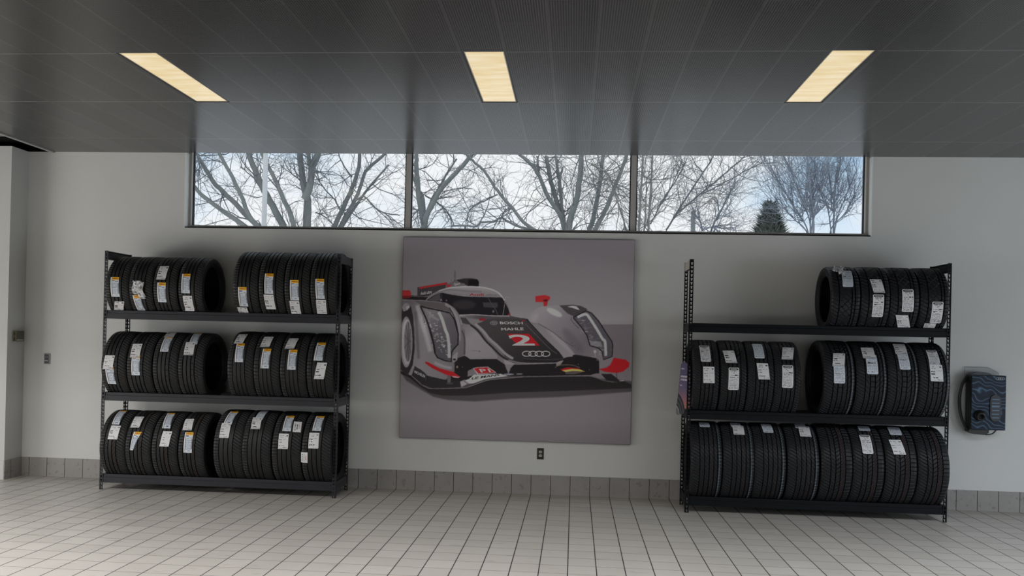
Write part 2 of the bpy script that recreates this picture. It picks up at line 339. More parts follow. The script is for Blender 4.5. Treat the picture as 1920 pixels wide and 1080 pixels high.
M = {}
M['wall'] = wall_mat(); M['pier'] = wall_mat(0.8); M['floor'] = floor_mat(); M['base'] = base_mat(); M['ceil'] = ceil_mat()  # pier: wall paint darkened to put its shade into the colour
M['soffit'] = mat('grey_soffit', (0.22, 0.23, 0.22), 0.6)
M['void'] = mat('black_void', (0.004, 0.004, 0.004), 0.9, spec=0.1)
M['trim'] = mat('grey_edge_trim', (0.42, 0.42, 0.41), 0.4)
M['alu'] = mat('anodised_frame', (0.47, 0.455, 0.44), 0.42, spec=0.5)
M['alulight'] = mat('frame_bead', (0.82, 0.85, 0.84), 0.4)  # kept pale so sky light on the reveals is in the colour
M['gasket'] = mat('dark_gasket', (0.02, 0.022, 0.03), 0.5)
M['glass'] = glass_mat('window_glass')
M['acryl'] = glass_mat('clear_acrylic', 0.05, (0.975, 0.98, 0.985))
M['steel'] = rubber_mat('dark_rack_steel', (0.019, 0.0205, 0.027), 0.42, 0.5)
M['steel_shaded'] = rubber_mat('shaded_rack_steel', (0.0035, 0.0045, 0.0065), 0.5, 0.2)  # darker copy of the rack steel; weaker light on it is in the colour
M['lens'] = lens_mat()
M['lightframe'] = mat('light_frame', (0.055, 0.055, 0.055), 0.5)
M['lightlip'] = mat('light_lip', (0.62, 0.58, 0.50), 0.4)
M['paint'] = paint_mat('printed_paper', 0.5, 0.35)
M['canvas'] = paint_mat('printed_canvas', 0.55, 0.3)
M['black'] = mat('black_plastic', (0.012, 0.012, 0.013), 0.45)
M['paperwhite'] = mat('white_ink', tuple(lin((225, 224, 226))), 0.6)
M['yellow'] = mat('yellow_header', tuple(lin((250, 190, 26))), 0.5)
M['redink'] = mat('red_ink', tuple(lin((150, 24, 20))), 0.5)
M['bark'] = bark_mat('bark', (0.18, 0.205, 0.21), (0.30, 0.33, 0.33))
M['twig'] = bark_mat('twig_bark', (0.15, 0.175, 0.20), (0.23, 0.26, 0.28))
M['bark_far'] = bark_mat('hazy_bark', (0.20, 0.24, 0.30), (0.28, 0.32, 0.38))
M['bark_pale'] = bark_mat('pale_bark', (0.24, 0.25, 0.25), (0.33, 0.33, 0.32))
M['needle'] = bark_mat('evergreen_needles', (0.13, 0.165, 0.15), (0.23, 0.265, 0.23))  # paled and greyed; distance haze is in the colour
M['whitepole'] = mat('white_pole_paint', (0.62, 0.67, 0.70), 0.5)
M['grass'] = bark_mat('pale_pavement', (0.58, 0.60, 0.62), (0.70, 0.71, 0.72))
# ------------------------------------------------------------------ text to flat mesh
def glyphs(s, bold=False):
    """returns (verts Nx2 normalised: width 1, cap height 1, faces)"""
    cu = bpy.data.curves.new('t', 'FONT'); cu.body = s; cu.resolution_u = 4
    if bold: cu.offset = 0.022
    o = bpy.data.objects.new('t', cu); COL.objects.link(o)
    dg = bpy.context.evaluated_depsgraph_get()
    me = bpy.data.meshes.new_from_object(o.evaluated_get(dg))
    v = np.array([tuple(p.co)[:2] for p in me.vertices]); f = [tuple(p.vertices) for p in me.polygons]
    bpy.data.objects.remove(o); bpy.data.curves.remove(cu); bpy.data.meshes.remove(me)
    v[:, 0] -= v[:, 0].min(); v[:, 0] /= v[:, 0].max(); v[:, 1] /= 0.70
    return v, f

# ------------------------------------------------------------------ the room
XC = -3.754            # inner corner between the back wall and the left pier
XR = 11.0
mb = MB()
mb.box((XC - 2.2, 0, -0.05), (-1.98, 0.22, 3.85)); mb.box((5.222, 0, -0.05), (XR, 0.22, 3.85))
mb.box((-1.98, 0, -0.05), (5.222, 0.22, 2.745)); mb.box((-1.98, 0, 3.66), (5.222, 0.22, 3.85))
struct(obj('wall_back', mb, M['wall']), 'pale grey painted back wall')
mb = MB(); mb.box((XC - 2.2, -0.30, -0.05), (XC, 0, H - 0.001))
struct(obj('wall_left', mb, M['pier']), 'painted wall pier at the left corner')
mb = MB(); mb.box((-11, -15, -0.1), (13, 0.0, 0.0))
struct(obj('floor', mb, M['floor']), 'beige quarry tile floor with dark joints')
mb = MB(); mb.box((XC, -0.012, 0), (XR, 0, 0.2018))
struct(obj('baseboard_back', mb, M['base']), 'grey tile skirting along the back wall')
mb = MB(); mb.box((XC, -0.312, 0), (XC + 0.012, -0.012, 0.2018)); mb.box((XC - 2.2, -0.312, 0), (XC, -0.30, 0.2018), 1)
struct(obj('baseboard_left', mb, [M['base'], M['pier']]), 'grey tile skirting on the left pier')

LW = 0.2692; LX = [-0.9433, 1.4651, 3.8721]; FR = 0.016
mb = MB()
xs = sorted([-3.46, 11.0] + [q for x in LX for q in (x - FR, x + LW + FR)])
ys = [-12.0, -Y1 - FR, -Y2 + FR, 0.0]
for j in range(3):
    if j != 1:
        mb.quad((xs[0], ys[j], H), (xs[-1], ys[j], H), (xs[-1], ys[j + 1], H), (xs[0], ys[j + 1], H))
    else:
        for i in range(len(xs) - 1):
            if i % 2 == 0: mb.quad((xs[i], ys[1], H), (xs[i + 1], ys[1], H), (xs[i + 1], ys[2], H), (xs[i], ys[2], H))
struct(obj('ceiling', mb, M['ceil']), 'dark grey perforated metal panel ceiling')
# open slot beside the ceiling edge
mb = MB(); mb.box((-3.487, -12, H - 0.012), (-3.46, -0.002, H + 0.05))
struct(obj('trim_1', mb, M['trim']), 'pale edge trim of the ceiling panels')
mb = MB(); mb.box((XC - 2.2, -0.76, H + 0.06), (-3.487, 0.0, H + 0.08)); mb.box((-3.4875, -0.76, H), (-3.486, 0, H + 0.08))
mb.box((XC - 2.2, -0.765, H), (-3.487, -0.76, H + 0.08)); mb.box((XC - 2.2, -0.004, H), (-3.487, -0.001, H + 0.07))
struct(obj('trim_2', mb, M['void']), 'black slot above the left pier')
mb = MB(); mb.box((XC - 2.2, -12, H), (-3.488, -0.766, H + 0.02))
struct(obj('ceiling_soffit', mb, M['soffit']), 'plain grey soffit left of the ceiling panels')
mb = MB(); mb.box((-12, -15, 3.9), (14, 0.25, 4.0))
struct(obj('roof', mb, M['void']))

mb = MB(); mb.box((-12, -14.2, -0.05), (13, -14, 3.9))  # unseen wall added to cut sky light coming from behind
struct(obj('wall_rear_blocker', mb, M['soffit']), 'unseen grey wall added behind the viewer to block light')
# windows ------------------------------------------------------------
GY0, GY1 = 0.085, 0.135
edges = [-1.98, 0.4475, 2.828, 5.222]
for k in range(3):
    a, b = edges[k], edges[k + 1]
    la = a if k == 0 else a; lw = 0.028
    root = struct(link('window_%d' % (k + 1), None), ['left pane of the strip window', 'middle pane of the strip window', 'right pane of the strip window'][k])
    fr = MB()
    wl = 0.05 if k == 0 else lw; wr = 0.05 if k == 2 else lw
    fr.box((a, GY0, 2.745), (a + wl, GY1, 3.66)); fr.box((b - wr, GY0, 2.745), (b, GY1, 3.66))
    fr.box((a + wl, GY0, 2.745), (b - wr, GY1, 2.772)); fr.box((a + wl, GY0, 3.575), (b - wr, GY1, 3.66))
    obj('window_frame', fr, M['alu'], root)
    g = MB()
    g.box((a + wl, GY0 + 0.012, 2.772), (a + wl + 0.012, GY1 - 0.01, 3.575), 0)
    g.box((b - wr - 0.012, GY0 + 0.012, 2.772), (b - wr, GY1 - 0.01, 3.575), 0)
    if k == 0: g.box((a + wl - 0.013, GY0 - 0.006, 2.772), (a + wl - 0.001, GY0, 3.575), 1)
    if k == 2: g.box((b - wr + 0.001, GY0 - 0.006, 2.772), (b - wr + 0.013, GY0, 3.575), 1)
    obj('window_gasket', g, [M['gasket'], M['alulight']], root)
    pn = MB(); pn.quad((a + wl, GY1 - 0.018, 2.772), (b - wr, GY1 - 0.018, 2.772), (b - wr, GY1 - 0.018, 3.575), (a + wl, GY1 - 0.018, 3.575))
    obj('window_pane', pn, M['glass'], root)
mb = MB(); mb.box((-1.98, 0.0, 2.733), (5.222, GY0 - 0.001, 2.7455))
mb.box((-1.9815, -0.003, 2.735), (-1.97, GY0 - 0.001, 3.543), 1); mb.box((5.212, -0.003, 2.735), (5.2235, GY0 - 0.001, 3.543), 1)
struct(obj('trim_3', mb, [M['alu'], M['alulight']]), 'metal sill and reveal bead of the strip window')

# ceiling lights -----------------------------------------------------
for i, x in enumerate(LX):
    t = thing('ceiling_light', ['recessed warm ceiling light panel nearest the left corner of the room', 'recessed warm ceiling light panel above the race car poster', 'recessed warm ceiling light panel above the rack beside the wall charger'][i], 'ceiling light', (x + LW / 2, -(Y1 + Y2) / 2, H), 'recessed ceiling lights')
    hx, hy = LW / 2, (Y1 - Y2) / 2
    f = MB(); z0, z1 = 0.0, 0.05
    o_ = [(-hx - FR, -hy - FR), (hx + FR, -hy - FR), (hx + FR, hy + FR), (-hx - FR, hy + FR)]; n_ = [(-hx, -hy), (hx, -hy), (hx, hy), (-hx, hy)]
    for q in range(4):
        r = (q + 1) % 4
        f.quad((*o_[q], z0), (*o_[r], z0), (*n_[r], z0 + 0.004), (*n_[q], z0 + 0.004))
        f.quad((*o_[q], z0), (*o_[r], z0), (*o_[r], z1), (*o_[q], z1)); f.quad((*n_[q], z0 + 0.004), (*n_[r], z0 + 0.004), (*n_[r], z1), (*n_[q], z1))
    f.quad(*[(*p, z1) for p in o_])
    obj('light_frame', f, M['lightframe'], t)
    l = MB(); l.box((-hx, -hy, 0.006), (hx, hy, 0.012)); obj('light_lens', l, M['lens'], t)
    lp = MB(); e = 0.006
    lp.box((-hx, -hy, 0.003), (-hx + e, hy, 0.0055)); lp.box((hx - e, -hy, 0.003), (hx, hy, 0.0055)); lp.box((-hx + e, hy - e, 0.003), (hx - e, hy, 0.0055)); lp.box((-hx + e, -hy, 0.003), (hx - e, -hy + e, 0.0055))
    obj('lens_rim', lp, M['lightlip'], t)
    if i == 0:
        pass

# ------------------------------------------------------------------ racks
def hole_strip(mb, o, u, w, h, pitch=0.038, start=0.0):
    """perforated flange: from o, width vector u (length w), up h; keyhole slots"""
    o = Vector(o); u = Vector(u).normalized(); z = Vector((0, 0, 1)); n = int(h / pitch)
    def P(a, b): return tuple(o + u * a + z * b)
    c = w * 0.5
    for k in range(n):
        b0 = k * pitch; b1 = b0 + pitch if k < n - 1 else h
        cy = b0 + pitch * 0.5
        inner = [(c - 0.0042, cy - 0.013), (c + 0.0042, cy - 0.013), (c + 0.0048, cy - 0.001), (c + 0.0085, cy + 0.003), (c + 0.0085, cy + 0.011), (c - 0.0085, cy + 0.011), (c - 0.0085, cy + 0.003), (c - 0.0048, cy - 0.001)]
        outer = [(0, b0), (w, b0), (w, cy), (w, cy + 0.006), (w, b1), (0, b1), (0, cy + 0.006), (0, cy)]
        vs = [P(*q) for q in outer] + [P(*q) for q in inner]
        mb.add(vs, [(i, (i + 1) % 8, 8 + (i + 1) % 8, 8 + i) for i in range(8)])
def rack(label, xl, xr, yf, yb, hh, tops, group, beige=False):
    ST = M['steel_shaded'] if beige else M['steel']
    t = thing('tire_rack', label, 'rack', ((xl + xr) / 2, -(yf + yb) / 2, 0), group)
    ox, oy = (xl + xr) / 2, (yf + yb) / 2
    W = 0.036; hw = (xr - xl) / 2; hd = (yf - yb) / 2
    for sx in (-1, 1):
        for sy in (-1, 1):
            m = MB()
            hole_strip(m, (sx * hw, sy * hd, 0), (-sx, 0, 0), W, hh); hole_strip(m, (sx * hw, sy * hd, 0), (0, -sy, 0), W, hh)
            m.box((sx * hw, sy * hd, 0.0), (sx * (hw - W), sy * (hd - 0.004), 0.006))
            p = obj('post', m, ST, t)
            s_ = p.modifiers.new('Solidify', 'SOLIDIFY'); s_.thickness = 0.002; s_.offset = 0
    def cbeam(L, h=0.085, d=0.028):
        # channel profile with folded lips, running along +x from -L/2 to L/2, face at y=0 (front = -y)
        pr = [(0, 0), (0, h * 0.62), (0.004, h * 0.66), (0.004, h - 0.003), (0.006, h), (d, h), (d, h - 0.004), (0.009, h - 0.004), (0.009, h * 0.6), (0.0035, h * 0.58), (0.0035, 0.004), (d, 0.004), (d, 0)]
        m = MB(); n = len(pr)
        vs = [(-L / 2, y, z) for y, z in pr] + [(L / 2, y, z) for y, z in pr]
        fs = [(i, (i + 1) % n, n + (i + 1) % n, n + i) for i in range(n)] + [tuple(range(n))[::-1], tuple(range(n, 2 * n))]
        m.add(vs, fs)
        for e in (-1, 1):     # rivet heads at the ends
            for zz in (0.022, 0.058):
                m.lathe([(0.0001, -0.004), (0.005, -0.003), (0.006, 0.0)], (e * (L / 2 - 0.02), 0.001 if zz < 0.05 else 0.004, zz), (0, 1, 0), 8)
        return m
    Lx = (xr - xl) - 2 * W - 0.002
    me = cbeam(Lx).mesh('shelf_beam', ST)
    Ly = (yf - yb) - 0.008
    me2 = cbeam(Ly).mesh('end_beam', ST)
    for zt in tops:
        a = link('shelf_beam', me, t, (0, -hd + 0.002, zt - 0.085))
        b = link('shelf_beam', me, t, (0, hd - 0.002, zt - 0.085)); b.rotation_euler = (0, 0, PI)
    for zt in list(tops) + [hh - 0.004]:
        for sx in (-1, 1):
            e = link('end_beam', me2, t, (sx * (hw - 0.0015), 0, zt - 0.085)); e.rotation_euler = (0, 0, sx * PI / 2)
    if beige:
        m = MB(); m.box((-hw - 0.002, -hd + 0.045, hh - 0.088), (-hw + 0.0005, hd - 0.045, hh - 0.008))  # thin beige layer over the outer face of the top end beam
        q = obj('beam_face', m, mat('beige_beam_face', (0.42, 0.40, 0.34), 0.5), t); q['label'] = 'beige outer face of the top end beam'
    return t
S1F, S1B, S2F, S2B = 0.650, 0.166, 0.6853, 0.2588
rack('black slotted steel tire rack standing near the left corner, three full shelves', -2.5063, -0.0738, S1F, S1B, 2.416, [1.815, 0.985, 0.157], 'black tire racks')
rack('black slotted steel tire rack standing beside the wall charger, top shelf half empty', 3.3309, 5.7375, S2F, S2B, 2.4163, [1.808, 0.977, 0.155], 'black tire racks', True)
# ------------------------------------------------------------------ tires
RUB = rubber_mat('tire_rubber', (0.0138, 0.0136, 0.0142), 0.5, 0.4)
RUBR = rubber_mat('shaded_tire_rubber', (0.0080, 0.0090, 0.0115), 0.48, 0.36)  # darker, bluish copy: shade and sheen on the right rack put into colour
RUBS = rubber_mat('tire_sidewall_rubber', (0.009, 0.009, 0.010), 0.6, 0.3)
GROOVE = mat('tread_groove', (0.003, 0.003, 0.003), 0.9, spec=0.1)
BROWN = rubber_mat('brown_tinted_rubber', (0.032, 0.021, 0.016), 0.7, 0.3)
REDDY = rubber_mat('red_tinted_rubber', (0.034, 0.016, 0.016), 0.7, 0.3)
CHALK = rubber_mat('white_line_paint', (0.20, 0.23, 0.26), 0.7, 0.3)
GREYR = rubber_mat('worn_grey_rubber', (0.024, 0.025, 0.027), 0.65, 0.3)
TMATS = [RUB, GROOVE, BROWN, REDDY, CHALK, GREYR]
def crown(x, w, R):
    """tread radius at axial position x"""
    u = abs(x) / (w / 2)
    return R - 0.004 * u * u - (0.016 * max(0.0, (u - 0.80) / 0.20) ** 2.2)
# pattern: grooves (fraction of half width, width m), per-rib (sipe pitch, slope), tints (a, b, material, dashed)
PAT = {
 'LTL': dict(g=[-.56, -.24, .08, .40], w=.0105, rib=[(6, 0), None, None, None, (6, 1)], tint=[(.44, .52, 2, 3)]),
 'LTR': dict(g=[-.56, -.24, .08, .40], w=.0105, rib=[(6, 0), None, None, None, (6, 1)], tint=[]),
 'LML': dict(g=[-.58, -.26, .06, .36], w=.0105, rib=[(6, 0), None, None, (12, 0), (6, 1)], tint=[(.12, .30, 5, 0)]),
 'LMR': dict(g=[-.56, -.24, .08, .40], w=.008, rib=[(7, 0), None, None, None, (6, 1)], tint=[]),
 'LBL': dict(g=[-.58, -.28, .02, .34], w=.010, rib=[(6, 0), (8, 3), None, (10, -3), (6, 1)], tint=[(.10, .26, 2, 0)]),
 'LBR': dict(g=[-.58, -.26, .06, .38], w=.009, rib=[(6, 0), None, None, None, (6, 1)], tint=[]),
 'RTR': dict(g=[-.50, .40, .62], w=.010, rib=[(8, 1), 'lattice', (8, 1), (8, 0)], tint=[]),
 'RML': dict(g=[-.40, -.08, .24, .54], w=.009, rib=[(5, 1), (10, 2), (10, 0), (10, -2), (6, 1)], tint=[(-.03, .0, 5, 2)]),
 'RMR': dict(g=[-.44, -.12, .20, .50, .72], w=.009, rib=[(6, 1), (9, 2), (9, 0), (9, -2), (9, -2), (6, 0)], tint=[(.80, .83, 4, 2)]),
 'RBL': dict(g=[-.44, -.14, .16, .46, .70], w=.008, rib=[(6, 1), (8, 2), (8, 2), (8, 2), (8, 2), (6, 0)], tint=[(.30, .36, 3, 3), (.80, .825, 4, 2)]),
 'RBR': dict(g=[-.42, -.10, .20, .54], w=.009, rib=[(6, 1), (7, 2), (7, -1), (5, 3), (7, 0)], tint=[(.26, .46, 3, 2)]),
}
NA = 432
def tread_mesh(key, R, w):
    p = PAT[key]; hw = w / 2 * 0.985
    cols = []       # (x, depth, rib index or -1)
    gs = sorted(p['g']); prev = -hw; rib = 0
    for g in gs + [None]:
        e = g * hw - p['w'] / 2 if g is not None else hw
        n = max(3, int((e - prev) / 0.007))
        for i in range(n + 1): cols.append((prev + (e - prev) * i / n, 0.0, rib))
        if g is not None:
            cols.append((e + 0.0012, 0.008, -1)); cols.append((g * hw + p['w'] / 2 - 0.0012, 0.008, -1)); prev = g * hw + p['w'] / 2
        rib += 1
    nc = len(cols); X = np.array([c[0] for c in cols])
    base = np.array([crown(c[0], w, R) for c in cols]); k = np.arange(NA)
    rad = np.zeros((NA, nc)); low = np.zeros((NA, nc), bool)
    for j, (x, d, r) in enumerate(cols):
        rad[:, j] = base[j] - d
        if d > 0: low[:, j] = True; continue
        rp = p['rib'][r]
        if rp is None: continue
        if rp == 'lattice':
            s = int(round(x / 0.0085)); nt = ((k + s * 2) % 12 == 0) | ((k - s * 2) % 18 == 0)
        else:
            s = int(round(x / 0.009)) * rp[1]; nt = ((k + s) % rp[0] == 0)
        rad[nt, j] -= 0.0048; low[nt, j] = True
    th = 2 * PI * k / NA
    V = np.zeros((NA, nc, 3)); V[:, :, 0] = X[None]; V[:, :, 1] = -np.cos(th)[:, None] * rad; V[:, :, 2] = np.sin(th)[:, None] * rad
    idx = np.arange(NA * nc).reshape(NA, nc); nx = np.roll(idx, -1, 0)
    F = np.stack([idx[:, :-1], idx[:, 1:], nx[:, 1:], nx[:, :-1]], -1)          # NA, nc-1, 4
    mi = np.zeros((NA, nc - 1), int)
    grv = np.array([cols[j][1] > 0 and cols[j + 1][1] > 0 for j in range(nc - 1)])
    mi[:, grv] = 1
    xm = (X[:-1] + X[1:]) / 2 / hw
    for a, b, mm, dash in p['tint']:
        sel = (xm >= a - 0.004) & (xm <= b + 0.004) & ~grv
        if not sel.any(): sel[np.argmin(np.abs(xm - (a + b) / 2))] = True
        rowsel = np.ones(NA, bool) if dash == 0 else (k // 1) % dash != 0
        mi[np.ix_(rowsel, sel)] = mm
    me = bpy.data.meshes.new('tread')
    me.from_pydata(V.reshape(-1, 3).tolist(), [], F.reshape(-1, 4).tolist())
    for mm in TMATS: me.materials.append(RUBR if mm is RUB and key[0] == 'R' else mm)
    me.polygons.foreach_set('material_index', mi.ravel().tolist()); me.update()
    return me
def sidewall_mesh(R, w, s):
    hw = w / 2
    rb = R - 0.098
    pr = [(crown(hw * .985, w, R), hw * .985), (R - 0.026, hw * 0.995), (R - 0.034, hw * 0.988), (R - 0.036, hw * 1.0), (R - 0.052, hw * 1.0), (R - 0.068, hw * 0.99), (R - 0.070, hw * 0.975), (R - 0.083, hw * 0.93),
          (rb + 0.003, hw * 0.86), (rb, hw * 0.82), (rb + 0.004, hw * 0.74), (R - 0.075, hw * 0.82), (R - 0.045, hw * 0.88), (R - 0.024, hw * 0.84), (R - 0.016, hw * 0.6), (R - 0.013, 0.0)]
    m = MB(); m.lathe([(r, x * s) for r, x in pr], (0, 0, 0), (1, 0, 0), 96)
    me = m.mesh('sidewall', RUBS, True); return me

# --- paper tags: small grids wrapped on the tread, printed with their own colours
INK = dict(white=lin((226, 226, 228)), cool=lin((214, 222, 232)), warm=lin((222, 218, 212)))
def tag_color(ty, nx, ny, r):
    base = {'Y': INK['cool'], 'T': INK['cool'], 'G': INK['cool'], 'W': INK['white'], 'B': INK['white'], 'S': INK['white'], 'P': INK['white']}[ty]
    C = np.ones((ny, nx, 3)) * base
    g = lin((96, 98, 108)); dk = lin((40, 40, 48))
    def bar(t0, t1, s0, s1, c, dens=1.0):
        a, b = int(round(t0 * ny)), max(int(round(t0 * ny)) + 1, int(round(t1 * ny)))
        for i in range(a, min(b, ny)):
            for j in range(int(s0 * nx), min(int(math.ceil(s1 * nx)), nx)):
                if r.rand() < dens: C[i, j] = c
    if ty in 'YT':
        for i in range(ny): C[i, 0] = lin((235, 235, 235)); C[i, 1] = lin((235, 235, 235)); C[i, 2] = lin((120, 122, 128))
        bar(.17, .205, .2, .5, lin((60, 70, 130))); bar(.23, .26, .6, .92, dk, .7)
        for t in np.arange(.31, .82, .055): bar(t, t + .02, .2, .92, lin((150, 158, 172)), .72)
        bar(.31, .82, .18, .22, lin((140, 146, 158))); bar(.31, .82, .92, .97, lin((140, 146, 158)))
        bar(.88, .92, .45, .72, dk, .8)
    elif ty == 'G':
        for t in np.arange(.10, .80, .075): bar(t, t + .025, .1, .9, lin((150, 155, 165)), .7)
        bar(.42, .46, .15, .28, dk); bar(.42, .46, .3, .8, dk, .55); bar(.86, .93, .12, .9, lin((140, 140, 146)), .5)
    elif ty == 'B':
        bar(.14, .16, .2, .8, g, .6); bar(.19, .21, .3, .7, g, .5); bar(.24, .26, .46, .54, g)
        bar(.33, .36, .15, .5, g, .7); bar(.32, .36, .62, .92, dk, .7)
        bar(.41, .45, .15, .30, dk); bar(.41, .44, .32, .88, dk, .6)
        for t in np.arange(.50, .80, .05): bar(t, t + .018, .12, .85, lin((165, 165, 172)), .7)
        bar(.83, .94, .12, .90, lin((150, 150, 156)), .5)
    elif ty == 'W':
        bar(.10, .14, .08, .45, g, .5); bar(.10, .17, .80, .92, dk, .8); bar(.22, .25, .15, .45, g, .5)
        bar(.40, .46, .10, .34, dk, .8); bar(.54, .60, .10, .36, dk, .8); bar(.36, .39, .55, .85, lin((170, 170, 175)), .6)
        bar(.76, .81, .12, .60, dk, .65); bar(.88, .92, .5, .9, g, .4)
    elif ty == 'S':
        bar(.15, .85, .2, .3, g, .6); bar(.2, .8, .45, .55, g, .6); bar(.3, .7, .7, .78, lin((190, 120, 110)), .6)
    elif ty == 'P':
        n = r.rand(ny + 4, nx + 4); n = sum(n[a:a + ny, b:b + nx] for a in range(3) for b in range(3)) / 9
        C *= (0.25 + 1.05 * np.clip((n - .34) * 3.2, 0, 1))[:, :, None]
    return C
TXT = glyphs('PIRELLI', True)
def tagmesh(ty, q, R, w, seed):
    xa, ta, xb, tb, wd = q; r = np.random.RandomState(seed)
    nx, ny = 16, max(8, int(abs(ta - tb) * R / 0.0055)); ny = min(ny, 40)
    lift = 0.0022 + (0.003 if ty in 'W' else 0) + (0.006 if ty == 'P' else 0) + (0.004 if ty == 'S' else 0)
    top = ta; 
    def pt(s, t, dl=0.0):
        th = ta + (tb - ta) * t; x = xa + (xb - xa) * t + s * wd
        if ty == 'T': x = xa + (xb - xa) * t + (s * (1 - .62 * t) - .18 * t) * wd
        rr = crown(max(-w / 2 * .98, min(w / 2 * .98, x)), w, R) + lift + dl
        if ty == 'W' and t > .82: rr += 0.012 * ((t - .82) / .18) ** 2 * (0.3 + r0)
        return (x, -math.cos(th) * rr, math.sin(th) * rr)
    r0 = r.rand()
    C = tag_color(ty, nx, ny, r)
    m = MB(); V = []
    rnd = ty in 'BG'
    for j in range(ny + 1):
        for i in range(nx + 1):
            s, t = i / nx - .5, j / ny
            dl = 0.0
            if ty == 'P': s += .16 * math.sin(7 * t + 1) * (abs(s) + .2); dl = 0.010 * r.rand()
            V.append(pt(s, t, dl))
    F = []; CC = []
    for j in range(ny):
        for i in range(nx):
            if rnd and (i in (0, nx - 1)) and (j in (0, ny - 1)): continue
            if ty == 'P' and ((j > ny * .72 and i < nx * .35) or (j < 2 and i > nx * .8) or (j > ny * .85 and i > nx * .85)): continue
            F.append((j * (nx + 1) + i, (j + 1) * (nx + 1) + i, (j + 1) * (nx + 1) + i + 1, j * (nx + 1) + i + 1)); CC.append(tuple(C[j, i]))
    o = len(m.v); m.v = V; m.f = F; m.m = [0] * len(F); m.c = CC
    me = m.mesh('paper_tag', M['paint'])
    head = None
    if ty in 'YTB':
        h = MB(); frac = min(.16, 0.030 / (abs(ta - tb) * R)); s0, s1, t0, t1 = (-.34, .5, 0.0, frac) if ty != 'B' else (-.42, .42, .03, .03 + frac * .62)
        n = 6; vs = []
        for a in range(3):
            for b in range(n + 1):
                ss = s0 + (s1 - s0) * b / n
                if ty == 'B' and b in (0, n): tt = t0 + (t1 - t0) * (.2 + .6 * a / 2)
                else: tt = t0 + (t1 - t0) * a / 2
                vs.append(pt(ss, tt, .0012))
        h.add(vs, [(a * (n + 1) + b, (a + 1) * (n + 1) + b, (a + 1) * (n + 1) + b + 1, a * (n + 1) + b + 1) for a in range(2) for b in range(n)], 0)
        if ty in 'YT':
            gv, gf = TXT
            h.add([pt(s0 + (s1 - s0) * (.08 + .84 * x), t0 + (t1 - t0) * (.70 - .38 * y), .002) for x, y in gv], gf, 1)
        else:
            for b in range(7):
                c = s0 + (s1 - s0) * (.2 + .6 * b / 6); e = (s1 - s0) * .028
                h.add([pt(c - e, t0 + (t1 - t0) * .7, .002), pt(c + e, t0 + (t1 - t0) * .7, .002), pt(c + e, t0 + (t1 - t0) * .3, .002), pt(c - e, t0 + (t1 - t0) * .3, .002)], [(0, 1, 2, 3)], 1)
        head = h.mesh('tag_header', [M['yellow'], M['redink']] if ty in 'YT' else [M['black'], M['paperwhite']])
    return me, head

ORD = ['first', 'second', 'third', 'fourth', 'fifth', 'sixth', 'seventh', 'eighth']
SHELF = {'T': 'top', 'M': 'middle', 'B': 'bottom'}
def describe(tys):
    s = ''.join(sorted(tys))
    if not tys: return 'bare black tire with no tags'
    if 'P' in s and 'Y' in s: return 'black tire, crumpled clear wrap over orange tag'
    if 'P' in s: return 'black tire, crumpled wrap and white tag'
    if 'T' in s: return 'black tire, torn orange-topped tag'
    if 'S' in s and s.count('S') + 2 == len(s): return 'black tire with three paper tags'
    if 'Y' in s: return 'black tire, orange-topped and white tags'
    if len(s) == 1: return 'black tire with one white tag'
    return 'black tire with two white tags'
seed = 0
for key, R, w, yc, zc, lst in TIRES:
    tm = tread_mesh(key, R, w); sw = [sidewall_mesh(R, w, s) for s in (-1, 1)]
    off = 4 if key in ('LTR', 'LMR', 'LBR', 'RMR', 'RBR') else 0
    side = 'corner rack' if key[0] == 'L' else 'charger-side rack'
    for i, (xc, tags) in enumerate(lst):
        n = ORD[i + off]
        lab = '%s, %s from left, %s shelf of %s' % (describe([q[0] for q in tags]), n, SHELF[key[1]], side)
        t = thing('tire', lab, 'tire', (xc, -yc, zc), 'tires on the %s shelf of the %s' % (SHELF[key[1]], side))
        a = link('tread', tm, t); a.rotation_euler = (random.random() * 6.28, 0, 0)
        for s_ in sw: link('sidewall', s_, t)
        for q in tags:
            seed += 1
            me, hd = tagmesh(q[0], q[1:], R, w, seed)
            o = link('plastic_wrap' if q[0] == 'P' else 'paper_tag', me, t)
            if q[0] == 'P': o['label'] = 'crumpled clear plastic wrap'
            elif q[0] in 'YT': o['label'] = 'white paper tag with an orange header'
            elif q[0] == 'B': o['label'] = 'white paper tag with a black header'
            else: o['label'] = 'plain white paper tag'
            if hd: link('tag_header', hd, o)
# ------------------------------------------------------------------ race car poster (flat printed canvas)
PX0, PZ0, PW, PH = 0.4296, 0.5505, 2.4161, 2.1125
def hom(p):
    """artwork coordinates -> metres on the canvas"""
    p = np.asarray(p, float).reshape(-1, 2); h = HOM
    d = h[6] * p[:, 0] + h[7] * p[:, 1] + 1
    return np.stack([(h[0] * p[:, 0] + h[1] * p[:, 1] + h[2]) / d, (h[3] * p[:, 0] + h[4] * p[:, 1] + h[5]) / d], 1)
def A(*q): return [(740 + x / 6.75, 480 + y / 6.75) for x, y in q]
def B(*q): return [(960 + x / 6.75, 500 + y / 6.75) for x, y in q]
def C(*q): return [(740 + x / 6.75, 610 + y / 6.75) for x, y in q]
def D(*q): return [(960 + x / 6.75, 610 + y / 6.75) for x, y in q]
def Fp(*q): return list(q)
SX = 3.0                                  # working samples per artwork unit
OX, OY = 744.0, 440.0; NX, NY = int(452 * SX), int(400 * SX)
IMG = np.zeros((NY, NX, 3))
yy = (np.arange(NY) + .5) / SX + OY; xx = (np.arange(NX) + .5) / SX + OX
def lerpcol(v, stops):
    ps = [s[0] for s in stops]; return np.stack([np.interp(v, ps, [s[1][k] for s in stops]) for k in range(3)], -1)
